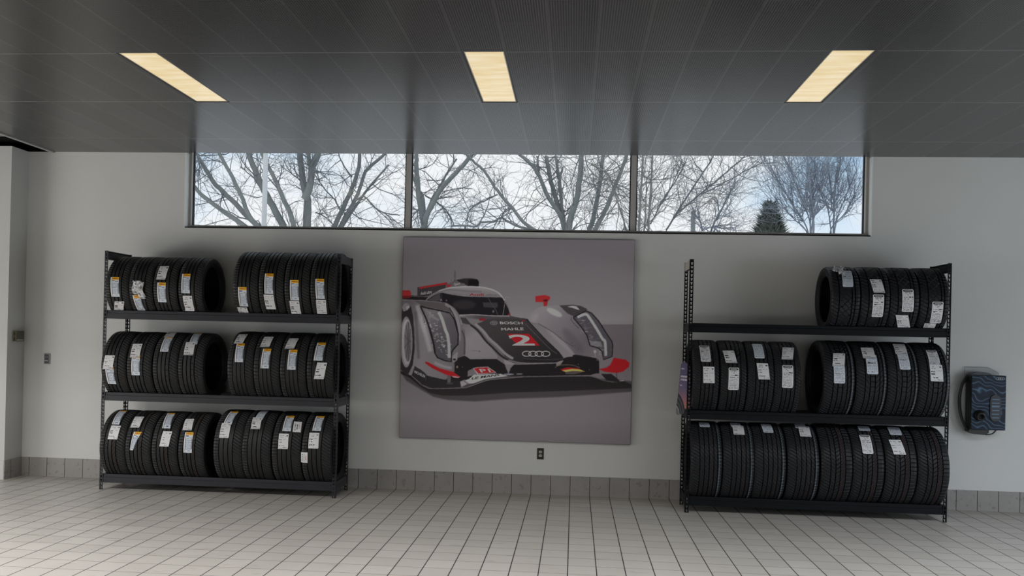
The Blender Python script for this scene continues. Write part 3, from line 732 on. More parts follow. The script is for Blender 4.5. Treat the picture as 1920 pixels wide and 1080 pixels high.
IMG[:] = lerpcol(yy, [(444, (101, 96, 101)), (520, (109, 104, 108)), (570, (116, 112, 115)), (600, (127, 123, 126)), (608, (124, 120, 123)), (609.5, (99, 92, 98)), (680, (103, 97, 102)), (735, (106, 101, 105)), (790, (102, 97, 101)), (834, (92, 87, 90))])[:, None, :]
def blur1(a, r):
    r = int(r)
    if r < 1: return a
    for ax in (0, 1):
        k = 2 * r + 1
        p = np.pad(a, [(r + 1, r) if i == ax else (0, 0) for i in range(a.ndim)], mode='edge')
        c = np.cumsum(p, ax)
        a = (np.take(c, range(k, c.shape[ax]), ax) - np.take(c, range(0, c.shape[ax] - k), ax)) / k
    return a
def mask(poly, soft=0.0):
    p = np.asarray(poly, float); q = (p - [OX, OY]) * SX
    pad = int(soft * SX * 3 + 3)
    x0, y0 = np.floor(q.min(0)).astype(int) - pad; x1, y1 = np.ceil(q.max(0)).astype(int) + pad
    x0 = max(x0, 0); y0 = max(y0, 0); x1 = min(x1, NX); y1 = min(y1, NY)
    if x1 <= x0 or y1 <= y0: return None
    gx = np.arange(x0, x1) + .5; acc = np.zeros((y1 - y0, x1 - x0))
    for sub in (0.25, 0.75):
        gy = np.arange(y0, y1) + sub
        ins = np.zeros((len(gy), len(gx)), bool)
        for i in range(len(q)):
            xa, ya = q[i]; xb, yb = q[(i + 1) % len(q)]
            if ya == yb: continue
            c = ((ya > gy) != (yb > gy))
            xi = xa + (gy - ya) * (xb - xa) / (yb - ya)
            ins ^= c[:, None] & (gx[None, :] < xi[:, None])
        acc += ins
    acc /= 2
    if soft > 0: acc = blur1(blur1(acc, max(1, soft * SX * .6)), max(1, soft * SX * .6))
    return acc, (y0, y1, x0, x1)
def fill(poly, col, soft=0.0, g=None, alpha=1.0):
    """g = (x0,y0,x1,y1,[(t,col)...]) gradient along a line"""
    r = mask(smooth(poly) if len(poly) > 5 else poly, soft)
    if r is None: return
    m, (y0, y1, x0, x1) = r
    if g is not None:
        ax, ay, bx, by, st = g; d = np.array([bx - ax, by - ay]); L = d @ d
        t = ((xx[None, x0:x1] - ax) * d[0] + (yy[y0:y1, None] - ay) * d[1]) / L
        c = lerpcol(np.clip(t, 0, 1), st)
    else: c = np.array(col, float)
    m = (m * alpha)[:, :, None]
    IMG[y0:y1, x0:x1] = IMG[y0:y1, x0:x1] * (1 - m) + c * m
def smooth(p, n=4):
    return p
def catmull(p, n=5):
    p = [np.array(q, float) for q in p]; out = []
    for i in range(len(p) - 1):
        a, b, c, d = p[max(i - 1, 0)], p[i], p[i + 1], p[min(i + 2, len(p) - 1)]
        for k in range(n):
            t = k / n; out.append(0.5 * ((2 * b) + (-a + c) * t + (2 * a - 5 * b + 4 * c - d) * t * t + (-a + 3 * b - 3 * c + d) * t ** 3))
    out.append(p[-1]); return out
def line(pts, wd, col, soft=0.0, alpha=1.0, curve=True):
    p = np.array(catmull(pts) if curve and len(pts) > 2 else pts, float); L = []; Rr = []
    for i in range(len(p)):
        d = p[min(i + 1, len(p) - 1)] - p[max(i - 1, 0)]; d = d / (np.linalg.norm(d) + 1e-9); n = np.array([-d[1], d[0]]) * wd / 2
        L.append(tuple(p[i] + n)); Rr.append(tuple(p[i] - n))
    fill(L + Rr[::-1], col, soft, None, alpha)
def ell(cx, cy, rx, ry, col, soft=0.0, g=None, alpha=1.0, rot=0.0):
    c, s = math.cos(rot), math.sin(rot)
    fill([(cx + rx * math.cos(a) * c - ry * math.sin(a) * s, cy + rx * math.cos(a) * s + ry * math.sin(a) * c) for a in np.linspace(0, 2 * PI, 40, endpoint=False)], col, soft, g, alpha)
def ring(cx, cy, rx, ry, wd, col):
    line([(cx + rx * math.cos(a), cy + ry * math.sin(a)) for a in np.linspace(0, 2 * PI, 33)], wd, col, curve=False)

# ground shadow and splitter
fill(Fp((746, 690), (762, 714), (790, 731), (812, 744), (840, 750), (890, 753), (960, 748), (1050, 745), (1120, 740), (1188, 735), (1188, 716), (1150, 712), (746, 688)), (62, 58, 61), 2.2)
SPL = C((75, 555), (215, 640), (310, 735), (400, 780), (480, 800), (840, 790), (960, 770), (1150, 705), (1300, 682), (1620, 660)) + D((60, 662), (640, 650), (1000, 650), (1150, 700), (1300, 730), (1420, 712), (1525, 762), (1520, 802), (1100, 818), (600, 836), (60, 850)) + C((1400, 858), (900, 890), (600, 890), (440, 855), (300, 760), (190, 665), (75, 610))
fill(SPL, (30, 27, 28), 0.4, (900, 700, 900, 745, [(0, (27, 24, 26)), (1, (37, 33, 35))]))
line(C((310, 735), (400, 782), (480, 800), (840, 793), (960, 770), (1150, 702), (1300, 680), (1620, 655)), 1.3, (112, 106, 110), 0.3)
line(C((1620, 655), (1700, 652)) + D((200, 652), (640, 646), (1000, 648), (1150, 700), (1290, 726)), 1.1, (92, 87, 91), 0.3)
# lower dark body
fill(C((750, 470), (800, 410), (880, 388), (1000, 428), (1290, 428), (1400, 500), (1620, 500)) + D((300, 495), (600, 480), (650, 425), (770, 378), (1100, 440), (1105, 600), (1000, 632), (300, 645)) + C((1440, 640), (940, 690), (830, 780), (760, 760), (700, 690), (700, 560)), (26, 23, 25))
# rear wing, mirror, air box, antenna
fill(A((285, 400), (300, 390), (660, 330), (690, 400), (470, 500), (285, 520)), (55, 51, 54))
fill(A((310, 392), (655, 328), (662, 355), (312, 412)), (158, 36, 40))
fill(A((100, 505), (205, 495), (420, 515), (390, 555), (100, 545)), (30, 27, 30))
line(A((205, 508), (400, 515)), 0.7, (110, 105, 108))
fill(A((60, 430), (190, 430), (207, 460), (203, 510), (180, 528), (60, 532)), (146, 38, 42), 0.3)
fill(A((60, 500), (203, 500), (190, 530), (60, 535)), (96, 24, 28), 0.6)
fill(A((650, 360), (780, 298), (880, 280), (935, 288), (930, 392), (640, 405)), (92, 87, 90), 0.4)
fill(A((780, 300), (880, 282), (960, 278), (1045, 290), (1068, 320), (1066, 388), (930, 382), (880, 345), (820, 330)), (40, 37, 39), 0.3)
fill(A((660, 360), (712, 358), (705, 390), (660, 392)), (150, 40, 44), 0.3)
fill(A((928, 305), (950, 293), (1038, 295), (1062, 320), (1062, 384), (930, 378)), (17, 15, 17))
line(A((762, 175), (757, 320)), 0.9, (62, 60, 62)); line(A((773, 200), (772, 320)), 0.7, (78, 75, 78)); line(A((712, 290), (720, 320)), 0.8, (80, 76, 80))
# canopy
CAN = A((395, 560), (450, 490), (560, 430), (700, 393), (880, 378), (1080, 384), (1220, 410), (1320, 460), (1390, 530), (1440, 640), (1470, 740), (1490, 790), (820, 775), (640, 600), (500, 580))
fill(CAN, (120, 115, 119), 0.3, (870, 536, 870, 565, [(0, (140, 135, 139)), (.5, (118, 113, 117)), (1, (104, 99, 103))]))
line(A((560, 440), (700, 400), (880, 386), (1080, 392), (1220, 420), (1320, 470), (1390, 560)), 2.2, (172, 168, 171), 0.8, .9); line(A((480, 505), (600, 440), (720, 425), (900, 440), (1100, 450)), 3.5, (98, 93, 97), 1.5, .6)
fill(A((400, 560), (480, 505), (545, 475), (600, 462), (720, 488), (900, 514), (1150, 520), (1360, 524), (1400, 590), (1440, 670), (1462, 755), (820, 745), (760, 655), (660, 592), (540, 570)), (25, 22, 27), 0.2)
fill(A((420, 556), (490, 508), (575, 468), (585, 560), (520, 568)), (70, 65, 70), 0.5)
ell(870, 571, 22, 9, (44, 40, 44), 4)
line(A((590, 465), (600, 570)), 1.0, (60, 56, 62)); line(A((575, 570), (590, 545), (600, 570)), 0.8, (150, 146, 150)); line(A((645, 570), (655, 550), (662, 575)), 0.8, (120, 116, 120))
fill(A((1115, 585), (1300, 590), (1312, 660), (1125, 645)), (56, 53, 57), 0.3)
line(A((1185, 530), (1230, 610), (1290, 700), (1312, 780)), 1.5, (66, 63, 67)); line(A((1255, 700), (1265, 770)), 2.2, (14, 12, 14)); line(A((1300, 640), (1318, 780)), 1.6, (18, 16, 18))
ell(925, 584, 2.2, 2.6, (90, 86, 90), .5)
line(A((1455, 530), (1410, 518), (1395, 600), (1362, 795)), 0.9, (136, 131, 135))
fill(A((1435, 735), (1462, 720), (1466, 750), (1440, 756)), (120, 34, 40), .3)
# cowl and left channel
fill(A((815, 742), (1000, 738), (1240, 752), (1460, 757), (1620, 790)) + B((0, 652), (170, 655), (215, 690), (215, 760), (0, 760)) + A((1300, 860), (1000, 860), (830, 800)), (92, 87, 90), 0.5, (860, 590, 990, 600, [(0, (118, 113, 116)), (.3, (70, 66, 69)), (1, (62, 58, 61))]))
line(A((820, 748), (1000, 742), (1240, 756), (1455, 760)), 1.5, (150, 146, 149), .5)
fill(C((850, -40), (960, -10), (1070, 115), (1200, 255), (1300, 385), (1300, 425), (950, 430), (890, 380), (870, 100)), (122, 117, 121), 0.3, (872, 605, 920, 672, [(0, (104, 99, 103)), (.35, (128, 123, 127)), (1, (121, 116, 120))]))
line(C((960, 322), (1075, 322)), .6, (95, 90, 94)); ell(899, 659, .8, .8, (25, 22, 24))
# hood
HOOD = A((960, 800), (1080, 830), (1200, 795), (1620, 792)) + B((0, 645), (170, 655), (215, 690), (400, 890), (590, 1075)) + D((652, 400), (645, 440), (560, 475), (300, 480), (150, 485), (0, 470)) + C((1500, 450), (1400, 400), (1290, 260), (1140, 90), (1000, -60))
fill(HOOD, (48, 44, 46), 0.2, (960, 600, 1000, 680, [(0, (58, 54, 56)), (.5, (49, 45, 47)), (1, (35, 32, 34))]))
fill(A((840, 775), (960, 790), (1080, 800), (1130, 820), (1060, 850), (980, 870), (860, 860)), (108, 103, 107), 0.5)
fill(A((830, 775), (900, 780), (940, 830), (980, 875), (860, 850)), (58, 54, 56), .5)
line(A((1020, 860), (1120, 950), (1200, 1050)) + C((1290, 250), (1400, 360), (1500, 425)), 5.0, (126, 121, 125), 0.5)
line(A((960, 870), (1060, 950), (1150, 1070)) + C((1250, 290), (1340, 380), (1430, 435), (1500, 450)), 3.6, (36, 33, 35), 0.4)
line(A((1000, 870), (1090, 960), (1180, 1080)) + C((1260, 260), (1380, 380)), 1.2, (92, 88, 91), .3)
line(B((185, 662), (400, 890), (590, 1075)) + D((648, 402)), 2.4, (22, 20, 22), .2)
line(B((165, 720), (300, 860), (480, 1040)) + D((570, 360)), 1.0, (98, 93, 97), .4, .8)
fill(A((1065, 790), (1130, 785), (1160, 815), (1075, 820)), (120, 34, 40), .4)
fill(B((115, 690), (150, 670), (165, 685), (130, 700)), (120, 34, 40), .3)
line(C((1440, 440), (1560, 470), (1680, 482)) + D((150, 483), (400, 483), (560, 478), (650, 448)), 1.8, (116, 111, 115), .4)
line(D((135, 415), (400, 440), (640, 425)), .8, (70, 66, 69), .2); line(D((150, 450), (560, 462)), .9, (20, 18, 20), .2)
fill(C((1380, 440), (1420, 440), (1520, 490), (1470, 540), (1440, 620), (1400, 520)), (132, 127, 131), .8, None, .8)
fill(D((560, 480), (650, 450), (620, 500), (560, 520)), (140, 130, 128), .7, None, .8)
ell(954, 702, 10, 1.6, (120, 115, 128), .5); ell(974, 701.5, 6, 1.2, (120, 115, 120), .4)
# right channel and fender
fill(B((215, 690), (330, 722), (560, 860), (790, 1030)) + D((800, 370), (760, 400), (650, 410), (600, 340)) + B((400, 890)), (118, 113, 117), .3, (1000, 610, 1070, 665, [(0, (112, 107, 111)), (1, (124, 119, 123))]))
FEN = B((215, 690), (218, 650), (245, 595), (300, 540), (380, 505), (600, 488), (780, 484), (880, 500), (960, 540), (1060, 640), (1180, 800), (1260, 920), (1282, 1000)) + D((1280, 420), (1250, 500), (1110, 570), (1105, 460), (1050, 420), (800, 375)) + B((640, 930), (480, 800), (320, 715))
fill(FEN, (110, 105, 110), .3, (1010, 590, 1110, 690, [(0, (128, 123, 128)), (.35, (110, 104, 110)), (.7, (96, 90, 97)), (1, (112, 106, 112))]))
ell(1040, 586, 15, 4.5, (190, 187, 190), 3.0, None, .95, .45); ell(1075, 640, 30, 9, (84, 78, 85), 5, None, .55, .9); ell(1050, 640, 34, 3.5, (140, 135, 140), 3, None, .55, .75); ell(1003, 596, 9, 5, (140, 135, 140), 3, None, .6, -.9)
fill(B((600, 490), (780, 484), (880, 500), (960, 542), (860, 600), (800, 640), (700, 590)), (60, 56, 59), .8)
fill(B((702, 508), (780, 497), (820, 505), (862, 552), (820, 540), (760, 520)), (182, 179, 182), .3)
line(B((330, 718), (520, 830), (640, 930), (780, 1010)), .9, (62, 58, 62), .2)
line(B((750, 640), (760, 690), (850, 785)), .8, (50, 47, 50))
for q in ((760, 970), (800, 1000), (845, 1045), (615, 905), (950, 955)): ell(960 + q[0] / 6.75, 500 + q[1] / 6.75, .8, .8, (62, 58, 62))
HLR = B((775, 645), (830, 618), (940, 560), (1010, 590), (1100, 690), (1200, 850), (1268, 950)) + D((1278, 250), (1270, 400), (1160, 440), (1140, 330), (1090, 290), (990, 262), (950, 130), (880, 25))
fill(HLR, (74, 70, 77), .2)
r_ = np.random.RandomState(3)
for k in range(60):
    t = r_.rand(); cx = 1086 + 40 * t + r_.randn() * 4; cy = 596 + 62 * t + r_.randn() * 5; line([(cx - 2.5, cy + r_.randn() * .8), (cx, cy), (cx + 2.5, cy + r_.randn() * .8)], .8, (150 + r_.randint(-40, 30),) * 3, .3, .55)
fill(D((985, 200), (1120, 210), (1150, 270), (1080, 275), (1000, 255)), (140, 138, 143), .8, None, .6)
line(B((830, 640), (935, 604), (990, 660), (1080, 800), (1150, 920)) + D((1180, 210), (1190, 390)), 5.0, (158, 166, 170), .5)
line(HLR + HLR[:1], 1.8, (20, 18, 21), .2, 1, False)
ell(1116, 660, 2.6, 3, (150, 147, 150), .5); line(D((1030, 320), (1060, 400), (1000, 400)), .7, (150, 146, 150))
fill(D((1100, 560), (1200, 540), (1250, 500), (1290, 415), (1440, 440), (1490, 480), (1482, 530), (1410, 588), (1330, 608), (1180, 592)), (166, 22, 29), .2)
line(D((1327, 608), (1325, 690)), .9, (20, 18, 20)); fill(D((1130, 620), (1260, 620), (1350, 690), (1360, 725), (1200, 700)), (30, 27, 30), .3); line(D((1370, 708), (1420, 705)), 1.2, (150, 146, 150))
fill(B((298, 372), (420, 360), (480, 378), (487, 405), (455, 440), (446, 497), (404, 502), (400, 450), (300, 446)), (156, 36, 41), .3)
fill(B((400, 420), (455, 415), (446, 440), (404, 440)), (60, 18, 22), .5)
fill(D((770, 380), (830, 378), (1060, 418), (1105, 460), (1105, 612), (1000, 612), (800, 540)), (24, 22, 24), .2)
line(D((770, 380), (830, 378), (1060, 418), (1105, 462)), .7, (70, 66, 70))
for q in ((842, 497), (980, 565), (1075, 445)): ell(960 + q[0] / 6.75, 610 + q[1] / 6.75, .7, .7, (120, 116, 120))
fill(D((610, 562), (700, 535), (830, 545), (870, 562), (640, 578)), (152, 22, 30), .2); fill(D((632, 575), (760, 553), (860, 560), (930, 592), (780, 582), (680, 594)), (196, 152, 84), .2)
fill(D((680, 596), (790, 582), (900, 598), (800, 622), (680, 622)), (74, 68, 68), .3); line(D((545, 540), (600, 510), (750, 505), (860, 540)), .9, (120, 108, 100), .3)
# left fender
FL = A((40, 560), (90, 558), (300, 552), (480, 572), (640, 595), (720, 635), (790, 715), (830, 800), (850, 900)) + C((890, 60), (895, 370), (860, 395), (800, 430), (760, 480), (755, 590), (640, 690), (420, 650), (250, 560), (215, 640), (40, 560))
fill(FL, (110, 105, 110), .3, (752, 620, 866, 650, [(0, (92, 87, 91)), (.22, (112, 107, 111)), (.42, (122, 117, 121)), (.8, (112, 107, 111)), (1, (96, 91, 95))]))
line(A((285, 620), (325, 780), (395, 1000)) + C((450, 330)), 8, (152, 148, 152), 2.4, .85); line(A((260, 700), (275, 900)) + C((290, 250), (300, 420)), 5, (84, 79, 83), 2.2, .7); line(C((500, 470), (620, 520), (720, 540)), 5, (146, 142, 146), 2, .7)
fill(A((250, 562), (480, 575), (650, 598), (700, 640), (735, 720), (620, 690), (500, 660), (360, 640), (290, 590)), (84, 79, 80), .6)
line(A((640, 605), (720, 665), (790, 800), (815, 960), (815, 1070)), 5, (126, 120, 126), 1.0)
line(A((690, 650), (750, 760), (790, 900), (800, 1040)), 1.4, (28, 25, 28), .3)
line(C((850, 60), (885, 180), (880, 370)), 3, (70, 66, 70), .8)
# wheel
fill(A((60, 640), (150, 600), (205, 640), (230, 760), (245, 950)) + C((250, 300), (225, 500), (160, 640), (110, 600), (60, 540)), (40, 35, 40), .3)
fill(A((85, 640), (130, 590), (185, 605), (160, 680), (110, 700)), (120, 115, 119), .8); fill(A((140, 640), (185, 620), (190, 650), (150, 685)), (150, 146, 150), .6)
ell(761.5, 641, 11.5, 48, (126, 121, 125), .5); ell(762.5, 641, 9.6, 43, (150, 146, 150), .5); ell(764.5, 640, 7, 38, (104, 99, 103), .8)
for k in range(9):
    a = k * 2 * PI / 9; line([(765.5, 640), (764.5 + 6.5 * math.cos(a), 640 + 36 * math.sin(a))], 1.2, (70, 66, 70), .5)
ell(765.5, 640, 2.6, 9, (80, 76, 80), .8)
# left headlamp
HLL = A((320, 625), (380, 650), (560, 685), (700, 720), (755, 800), (795, 950)) + C((805, 110), (800, 240), (745, 300), (720, 345), (715, 462), (640, 448), (540, 408), (505, 350), (490, 240), (440, 60)) + A((400, 800), (350, 690))
fill(HLL, (80, 77, 82), .2, (790, 600, 840, 670, [(0, (112, 108, 113)), (.35, (84, 80, 86)), (1, (74, 71, 77))]))
r_ = np.random.RandomState(5)
for k in range(85):
    t = r_.rand(); cx = 800 + 42 * t + r_.randn() * 9; cy = 590 + 78 * t + r_.randn() * 5
    if not (790 + 22 * t + 4 < cx < 826 + 38 * t): continue
    if cx > 857 or cy > 672: continue
    ell(cx, cy, .8 + r_.rand() * 1.6, .5 + r_.rand() * .6, (175 + r_.randint(-50, 30),) * 3, .3, None, .75)
line(A((395, 670), (470, 760), (560, 810)), 4.5, (128, 126, 132), 1.6, .7)
line(A((555, 705), (600, 800), (640, 930)) + C((670, 130), (685, 250), (690, 410)), 5.5, (158, 165, 168), .6)
line(HLL + HLL[:1], 2.2, (20, 18, 21), .2, 1, False)
line(A((330, 640), (400, 800), (450, 940)) + C((495, 240), (510, 350)), 2.4, (26, 24, 30), .2)
for q in ((462, 222), (375, -40), (505, 300)): ell(740 + q[0] / 6.75, 610 + q[1] / 6.75, .9, .9, (30, 27, 30))
line(A((320, 730), (345, 770), (325, 810)), 1.2, (170, 167, 170), .2)
# lower left black panel, red blade, dark duct
fill(C((210, 640), (255, 510), (300, 570), (420, 640), (640, 690), (760, 690), (840, 700), (832, 785), (480, 797), (310, 738)), (36, 33, 36), .3)
fill(C((255, 520), (330, 560), (400, 620), (400, 690), (250, 600)), (46, 43, 46), .4)
fill(C((665, 635), (710, 640), (706, 742), (665, 738)), (84, 80, 84), .3)
ell(743 + 740 * 0 + 100, 719, 7, 2, (60, 56, 60), .8)
fill(C((755, 470), (800, 412), (880, 390), (950, 425), (970, 560), (900, 665), (820, 655), (760, 560)), (27, 24, 26), .3)
ell(857, 688, 1.8, 2.4, (130, 100, 96), .4); ell(867, 688, .8, .8, (110, 80, 78), .3)
fill(C((720, 400), (800, 330), (790, 440), (745, 470)), (128, 124, 128), .5); ell(852, 674, 2.6, 1.8, (24, 22, 24), .2)
fill(C((380, 455), (430, 470), (560, 542), (740, 590), (828, 652), (800, 667), (640, 622), (470, 540), (390, 482)), (168, 26, 32), .2)
fill(C((720, 640), (828, 652), (800, 668), (740, 660)), (206, 130, 136), .4)
line(C((215, 640), (300, 715), (330, 740)), 1.0, (130, 126, 130), .3)
# plates
fill(C((925, 575), (990, 545), (1060, 620), (920, 650)), (104, 98, 102), .4)
fill(C((988, 543), (1040, 530), (1180, 524), (1290, 600), (1180, 612), (1045, 622)), (152, 146, 150), .2)
fill(C((1003, 548), (1045, 538), (1172, 533), (1270, 597), (1180, 604), (1058, 610)), (164, 30, 37), .2)
fill(C((880, 700), (940, 678), (1000, 625), (1330, 613), (1440, 642), (1150, 682), (1000, 735), (930, 740)), (158, 163, 165), .2)
fill(C((825, 715), (880, 690), (950, 730), (840, 782)), (138, 132, 137), .3); line(C((870, 700), (930, 745)), 1.6, (84, 79, 83), .2)
fill(Fp((951, 626), (992, 626), (1012.3, 648.3), (971, 648.5)), (168, 23, 33))
for k in range(4): ring(987.7 + 11.85 * k, 663.5 + .07 * k, 8.0, 4.8, 1.5, (170, 167, 169))
ring(926, 605.4, 6.6, 3.6, 1.0, (120, 116, 119)); ring(926, 605.4, 3, 1.8, .9, (120, 116, 119)); line([(919, 605), (933, 605.6)], .8, (120, 116, 119))

# to a finely divided canvas
GX, GY = 600, 525
u = (np.arange(GX) + .5) / GX * PW; v = (np.arange(GY) + .5) / GY * PH
hi = np.linalg.inv(np.array([[HOM[0], HOM[1], HOM[2]], [HOM[3], HOM[4], HOM[5]], [HOM[6], HOM[7], 1.0]]))
U, V_ = np.meshgrid(u, v); q = np.stack([U, V_, np.ones_like(U)], -1) @ hi.T; q = q[..., :2] / q[..., 2:]
ix = np.clip(((q[..., 0] - OX) * SX).astype(int), 0, NX - 1); iy = np.clip(((q[..., 1] - OY) * SX).astype(int), 0, NY - 1)
PIC = blur1(IMG, 1)[iy, ix]
POSTER_GAIN = 2.95
PIC = np.clip(lin(PIC) * POSTER_GAIN, 0, .92)
post = thing('wall_poster', 'large printed canvas of a silver and black race car hanging below the windows', 'poster', (PX0, -0.005, PZ0))
cb = MB(); cb.box((0, -0.028, 0), (PW, 0, PH)); bev(obj('canvas_frame', cb, mat('poster_edge', (0.03, 0.028, 0.03), 0.6), post), 0.003)
gx = np.linspace(0.003, PW - .003, GX + 1); gy = np.linspace(0.003, PH - .003, GY + 1)
vv = np.zeros((GY + 1, GX + 1, 3)); vv[..., 0] = gx[None]; vv[..., 2] = gy[:, None]; vv[..., 1] = -0.0285
idx = np.arange((GX + 1) * (GY + 1)).reshape(GY + 1, GX + 1)
ff = np.stack([idx[:-1, :-1], idx[:-1, 1:], idx[1:, 1:], idx[1:, :-1]], -1).reshape(-1, 4)
me = bpy.data.meshes.new('printed_picture')
me.vertices.add(len(idx.ravel())); me.vertices.foreach_set('co', vv.astype(np.float32).ravel())
me.loops.add(ff.size); me.loops.foreach_set('vertex_index', ff.astype(np.int32).ravel())
me.polygons.add(len(ff)); me.polygons.foreach_set('loop_start', np.arange(0, ff.size, 4, dtype=np.int32)); me.polygons.foreach_set('loop_total', np.full(len(ff), 4, np.int32))
me.update()
at = me.color_attributes.new('paint', 'FLOAT_COLOR', 'CORNER')
cc = np.ones((len(ff), 4, 4), np.float32); cc[:, :, :3] = PIC.reshape(-1, 1, 3); at.data.foreach_set('color', cc.ravel())
me.materials.append(M['canvas'])
link('printed_picture', me, post)
# lettering
def ptext(s, o, ax, ay, col, bold=True, dep=0.0292):
    gv, gf = glyphs(s, bold); o = np.array(o, float); ax = np.array(ax, float); ay = np.array(ay, float)
    P = hom(o[None] + gv[:, :1] * ax[None] + gv[:, 1:] * ay[None])
    m = MB(); m.add([(a, -dep, b) for a, b in P], gf)
    c = np.clip(lin(col) * POSTER_GAIN, 0, .92)
    return m, tuple(c)
TX = [('BOSCH', (937.8, 607.6), (43, .6), (-.8, -4.6), (176, 172, 175)), ('MAHLE', (940.5, 619.6), (42, -.6), (-1.2, -4.8), (168, 164, 167)),
      ('2', (960.5, 647.5), (43, 0), (-9, -19.5), (188, 184, 187)), ('Audi', (880, 554.2), (27, .2), (0, -4.2), (138, 34, 42)), ('ultra', (912, 554.6), (19.5, .3), (0, -4.0), (96, 92, 96)),
      ('Audi ultra', (788.8, 552.8), (21, -3.4), (0, -5.6), (176, 172, 175)), ('Sport', (852, 535), (11, -1.6), (-.3, -4.6), (170, 166, 169)),
      ('P1', (902, 698.2), (19, -.6), (-4, -6.2), (176, 172, 175)), ('LE MANS', (884, 711.6), (52, -7.0), (1.5, -4.2), (36, 33, 36)), ('MICHELIN', (777.0, 698.6), (20, 9.5), (0, -5.0), (176, 172, 175))]
mm_ = {}
for a in TX:
    m, c = ptext(*a)
    if c not in mm_: mm_[c] = mat('poster_ink', c, 0.55, spec=0.3)
    obj('printed_word', m, mm_[c], post)
# ------------------------------------------------------------------ wall charger
def charger_face():
    m = mat('dark_blue_wave_print', (0.01, 0.016, 0.03), 0.45, spec=0.25); t = NT(m); v, x, y, z = t.pos()
    n1 = t.noise(v, 6.5, 1, .3)
    w = t.math('ADD', t.math('MULTIPLY', z, 19.0), t.math('ADD', t.math('MULTIPLY', n1, 5.0), t.math('MULTIPLY', x, 5.0)))
    f = t.math('ABSOLUTE', t.math('SUBTRACT', t.math('FRACT', w), 0.5))
    c = t.ramp(f, [(0.0, tuple(lin((92, 120, 146)))), (0.07, tuple(lin((60, 84, 108)))), (0.17, tuple(lin((26, 40, 60)))), (0.5, tuple(lin((20, 31, 47))))])
    t.l(c, t.b.inputs['Base Color']); return m
CX0, CX1, CZ0, CZ1, CY = 6.161, 6.493, 0.822, 1.362, -0.150
t = thing('wall_charger', 'dark blue wave-patterned car charger box with looped black cable on the wall', 'charger', ((CX0 + CX1) / 2, -0.0, CZ0))
ox, oz = (CX0 + CX1) / 2, CZ0
hw = (CX1 - CX0) / 2; hh = CZ1 - CZ0
m = MB(); m.box((-hw, CY + 0.003, 0), (hw, -0.02, hh)); bev(obj('housing', m, M['black'], t), 0.006)
m = MB(); m.box((-hw + 0.004, CY - 0.002, 0.004), (hw - 0.004, CY + 0.003, hh - 0.004)); bev(obj('front_panel', m, charger_face(), t), 0.002)
m = MB()
px0, px1, pz0, pz1 = 6.338 - ox, 6.440 - ox, 0.912 - oz, 1.172 - oz; r = (px1 - px0) / 2; cxp = (px0 + px1) / 2
pts = [(cxp + r * math.cos(a), CY - 0.0022, pz1 - r + r * math.sin(a)) for a in np.linspace(0, PI, 12)] + [(cxp + r * math.cos(a), CY - 0.0022, pz0 + r + r * math.sin(a)) for a in np.linspace(PI, 2 * PI, 12)]
m.prism(pts, (0, -0.010, 0)); obj('vertical_strip', m, mat('strip_black', (0.008, 0.011, 0.018), 0.3), t)
m = MB()
for k in range(6):
    zz = pz0 + 0.03 + k * 0.036; hw_ = 0.034 if k != 3 else 0.036
    m.box((cxp - hw_, CY - 0.0135, zz), (cxp + hw_, CY - 0.0123, zz + (0.010 if k != 3 else 0.018)))
obj('light_bars', m, mat('pale_blue_bars', tuple(lin((88, 120, 150))), 0.4), t)
m = MB(); hx, hz = 6.243 - ox, 0.965 - oz
m.lathe([(0.056, 0), (0.054, 0.014), (0.046, 0.034), (0.036, 0.046), (0.026, 0.046), (0.024, 0.012), (0.0001, 0.010)], (hx, CY - 0.002, hz), (-0.05, -1, -0.25), 28); 
obj('connector_holster', m, mat('holster_black', (0.010, 0.009, 0.010), 0.5), t, True)
m = MB()
for k in range(4):
    cx = 6.404 - ox + k * 0.0175
    m.tube([(cx + 0.0118 * math.cos(a), CY - 0.0045, 1.334 - oz + 0.0100 * math.sin(a)) for a in np.linspace(0, 2 * PI, 25)], 0.0017, 5)
obj('ring_emblem', m, mat('emblem_silver', (0.62, 0.64, 0.67), 0.3), t)
m = MB()
P = lambda *q: [(x - ox, y, z - oz) for x, y, z in q]
m.tube([tuple(p) for p in catmull(P((6.30, -.10, .80), (6.20, -.10, .79), (6.125, -.09, .86), (6.082, -.08, .99), (6.072, -.08, 1.12), (6.095, -.08, 1.25), (6.135, -.07, 1.325), (6.17, -.06, 1.34)), 6)], 0.0085, 8)
m.tube([tuple(p) for p in catmull(P((6.25, -.07, .80), (6.175, -.07, .82), (6.125, -.06, .91), (6.100, -.06, 1.03), (6.098, -.06, 1.15), (6.118, -.06, 1.26), (6.165, -.05, 1.32)), 6)], 0.0085, 8)
m.tube([tuple(p) for p in catmull(P((6.27, -.09, .788), (6.33, -.10, .775), (6.39, -.10, .785), (6.432, -.10, .83)), 6)], 0.0065, 8)
obj('charging_cable', m, M['black'], t, True)
m = MB(); pr = P((6.158, -.03, .826), (6.155, -.03, .80), (6.20, -.03, .778), (6.30, -.03, .772), (6.345, -.03, .795), (6.345, -.03, .826)); m.prism(pr, (0, -0.10, 0)); obj('cable_guide', m, M['black'], t)
m = MB(); pr = [((6.275 + .098 * math.cos(a)) - ox, -.045, CZ1 - oz - .004 + .036 * math.sin(a)) for a in np.linspace(0, PI, 14)]; m.prism(pr, (0, -0.07, 0)); obj('cable_hook', m, mat('hook_grey', (0.05, 0.055, 0.07), 0.4), t)
m = MB(); pr = P((6.148, -.012, 1.30), (6.148, -.012, 1.437), (6.375, -.012, 1.437), (6.475, -.012, 1.385), (6.475, -.012, 1.30)); m.prism(pr, (0, -0.005, 0)); obj('clear_back_plate', m, M['acryl'], t)
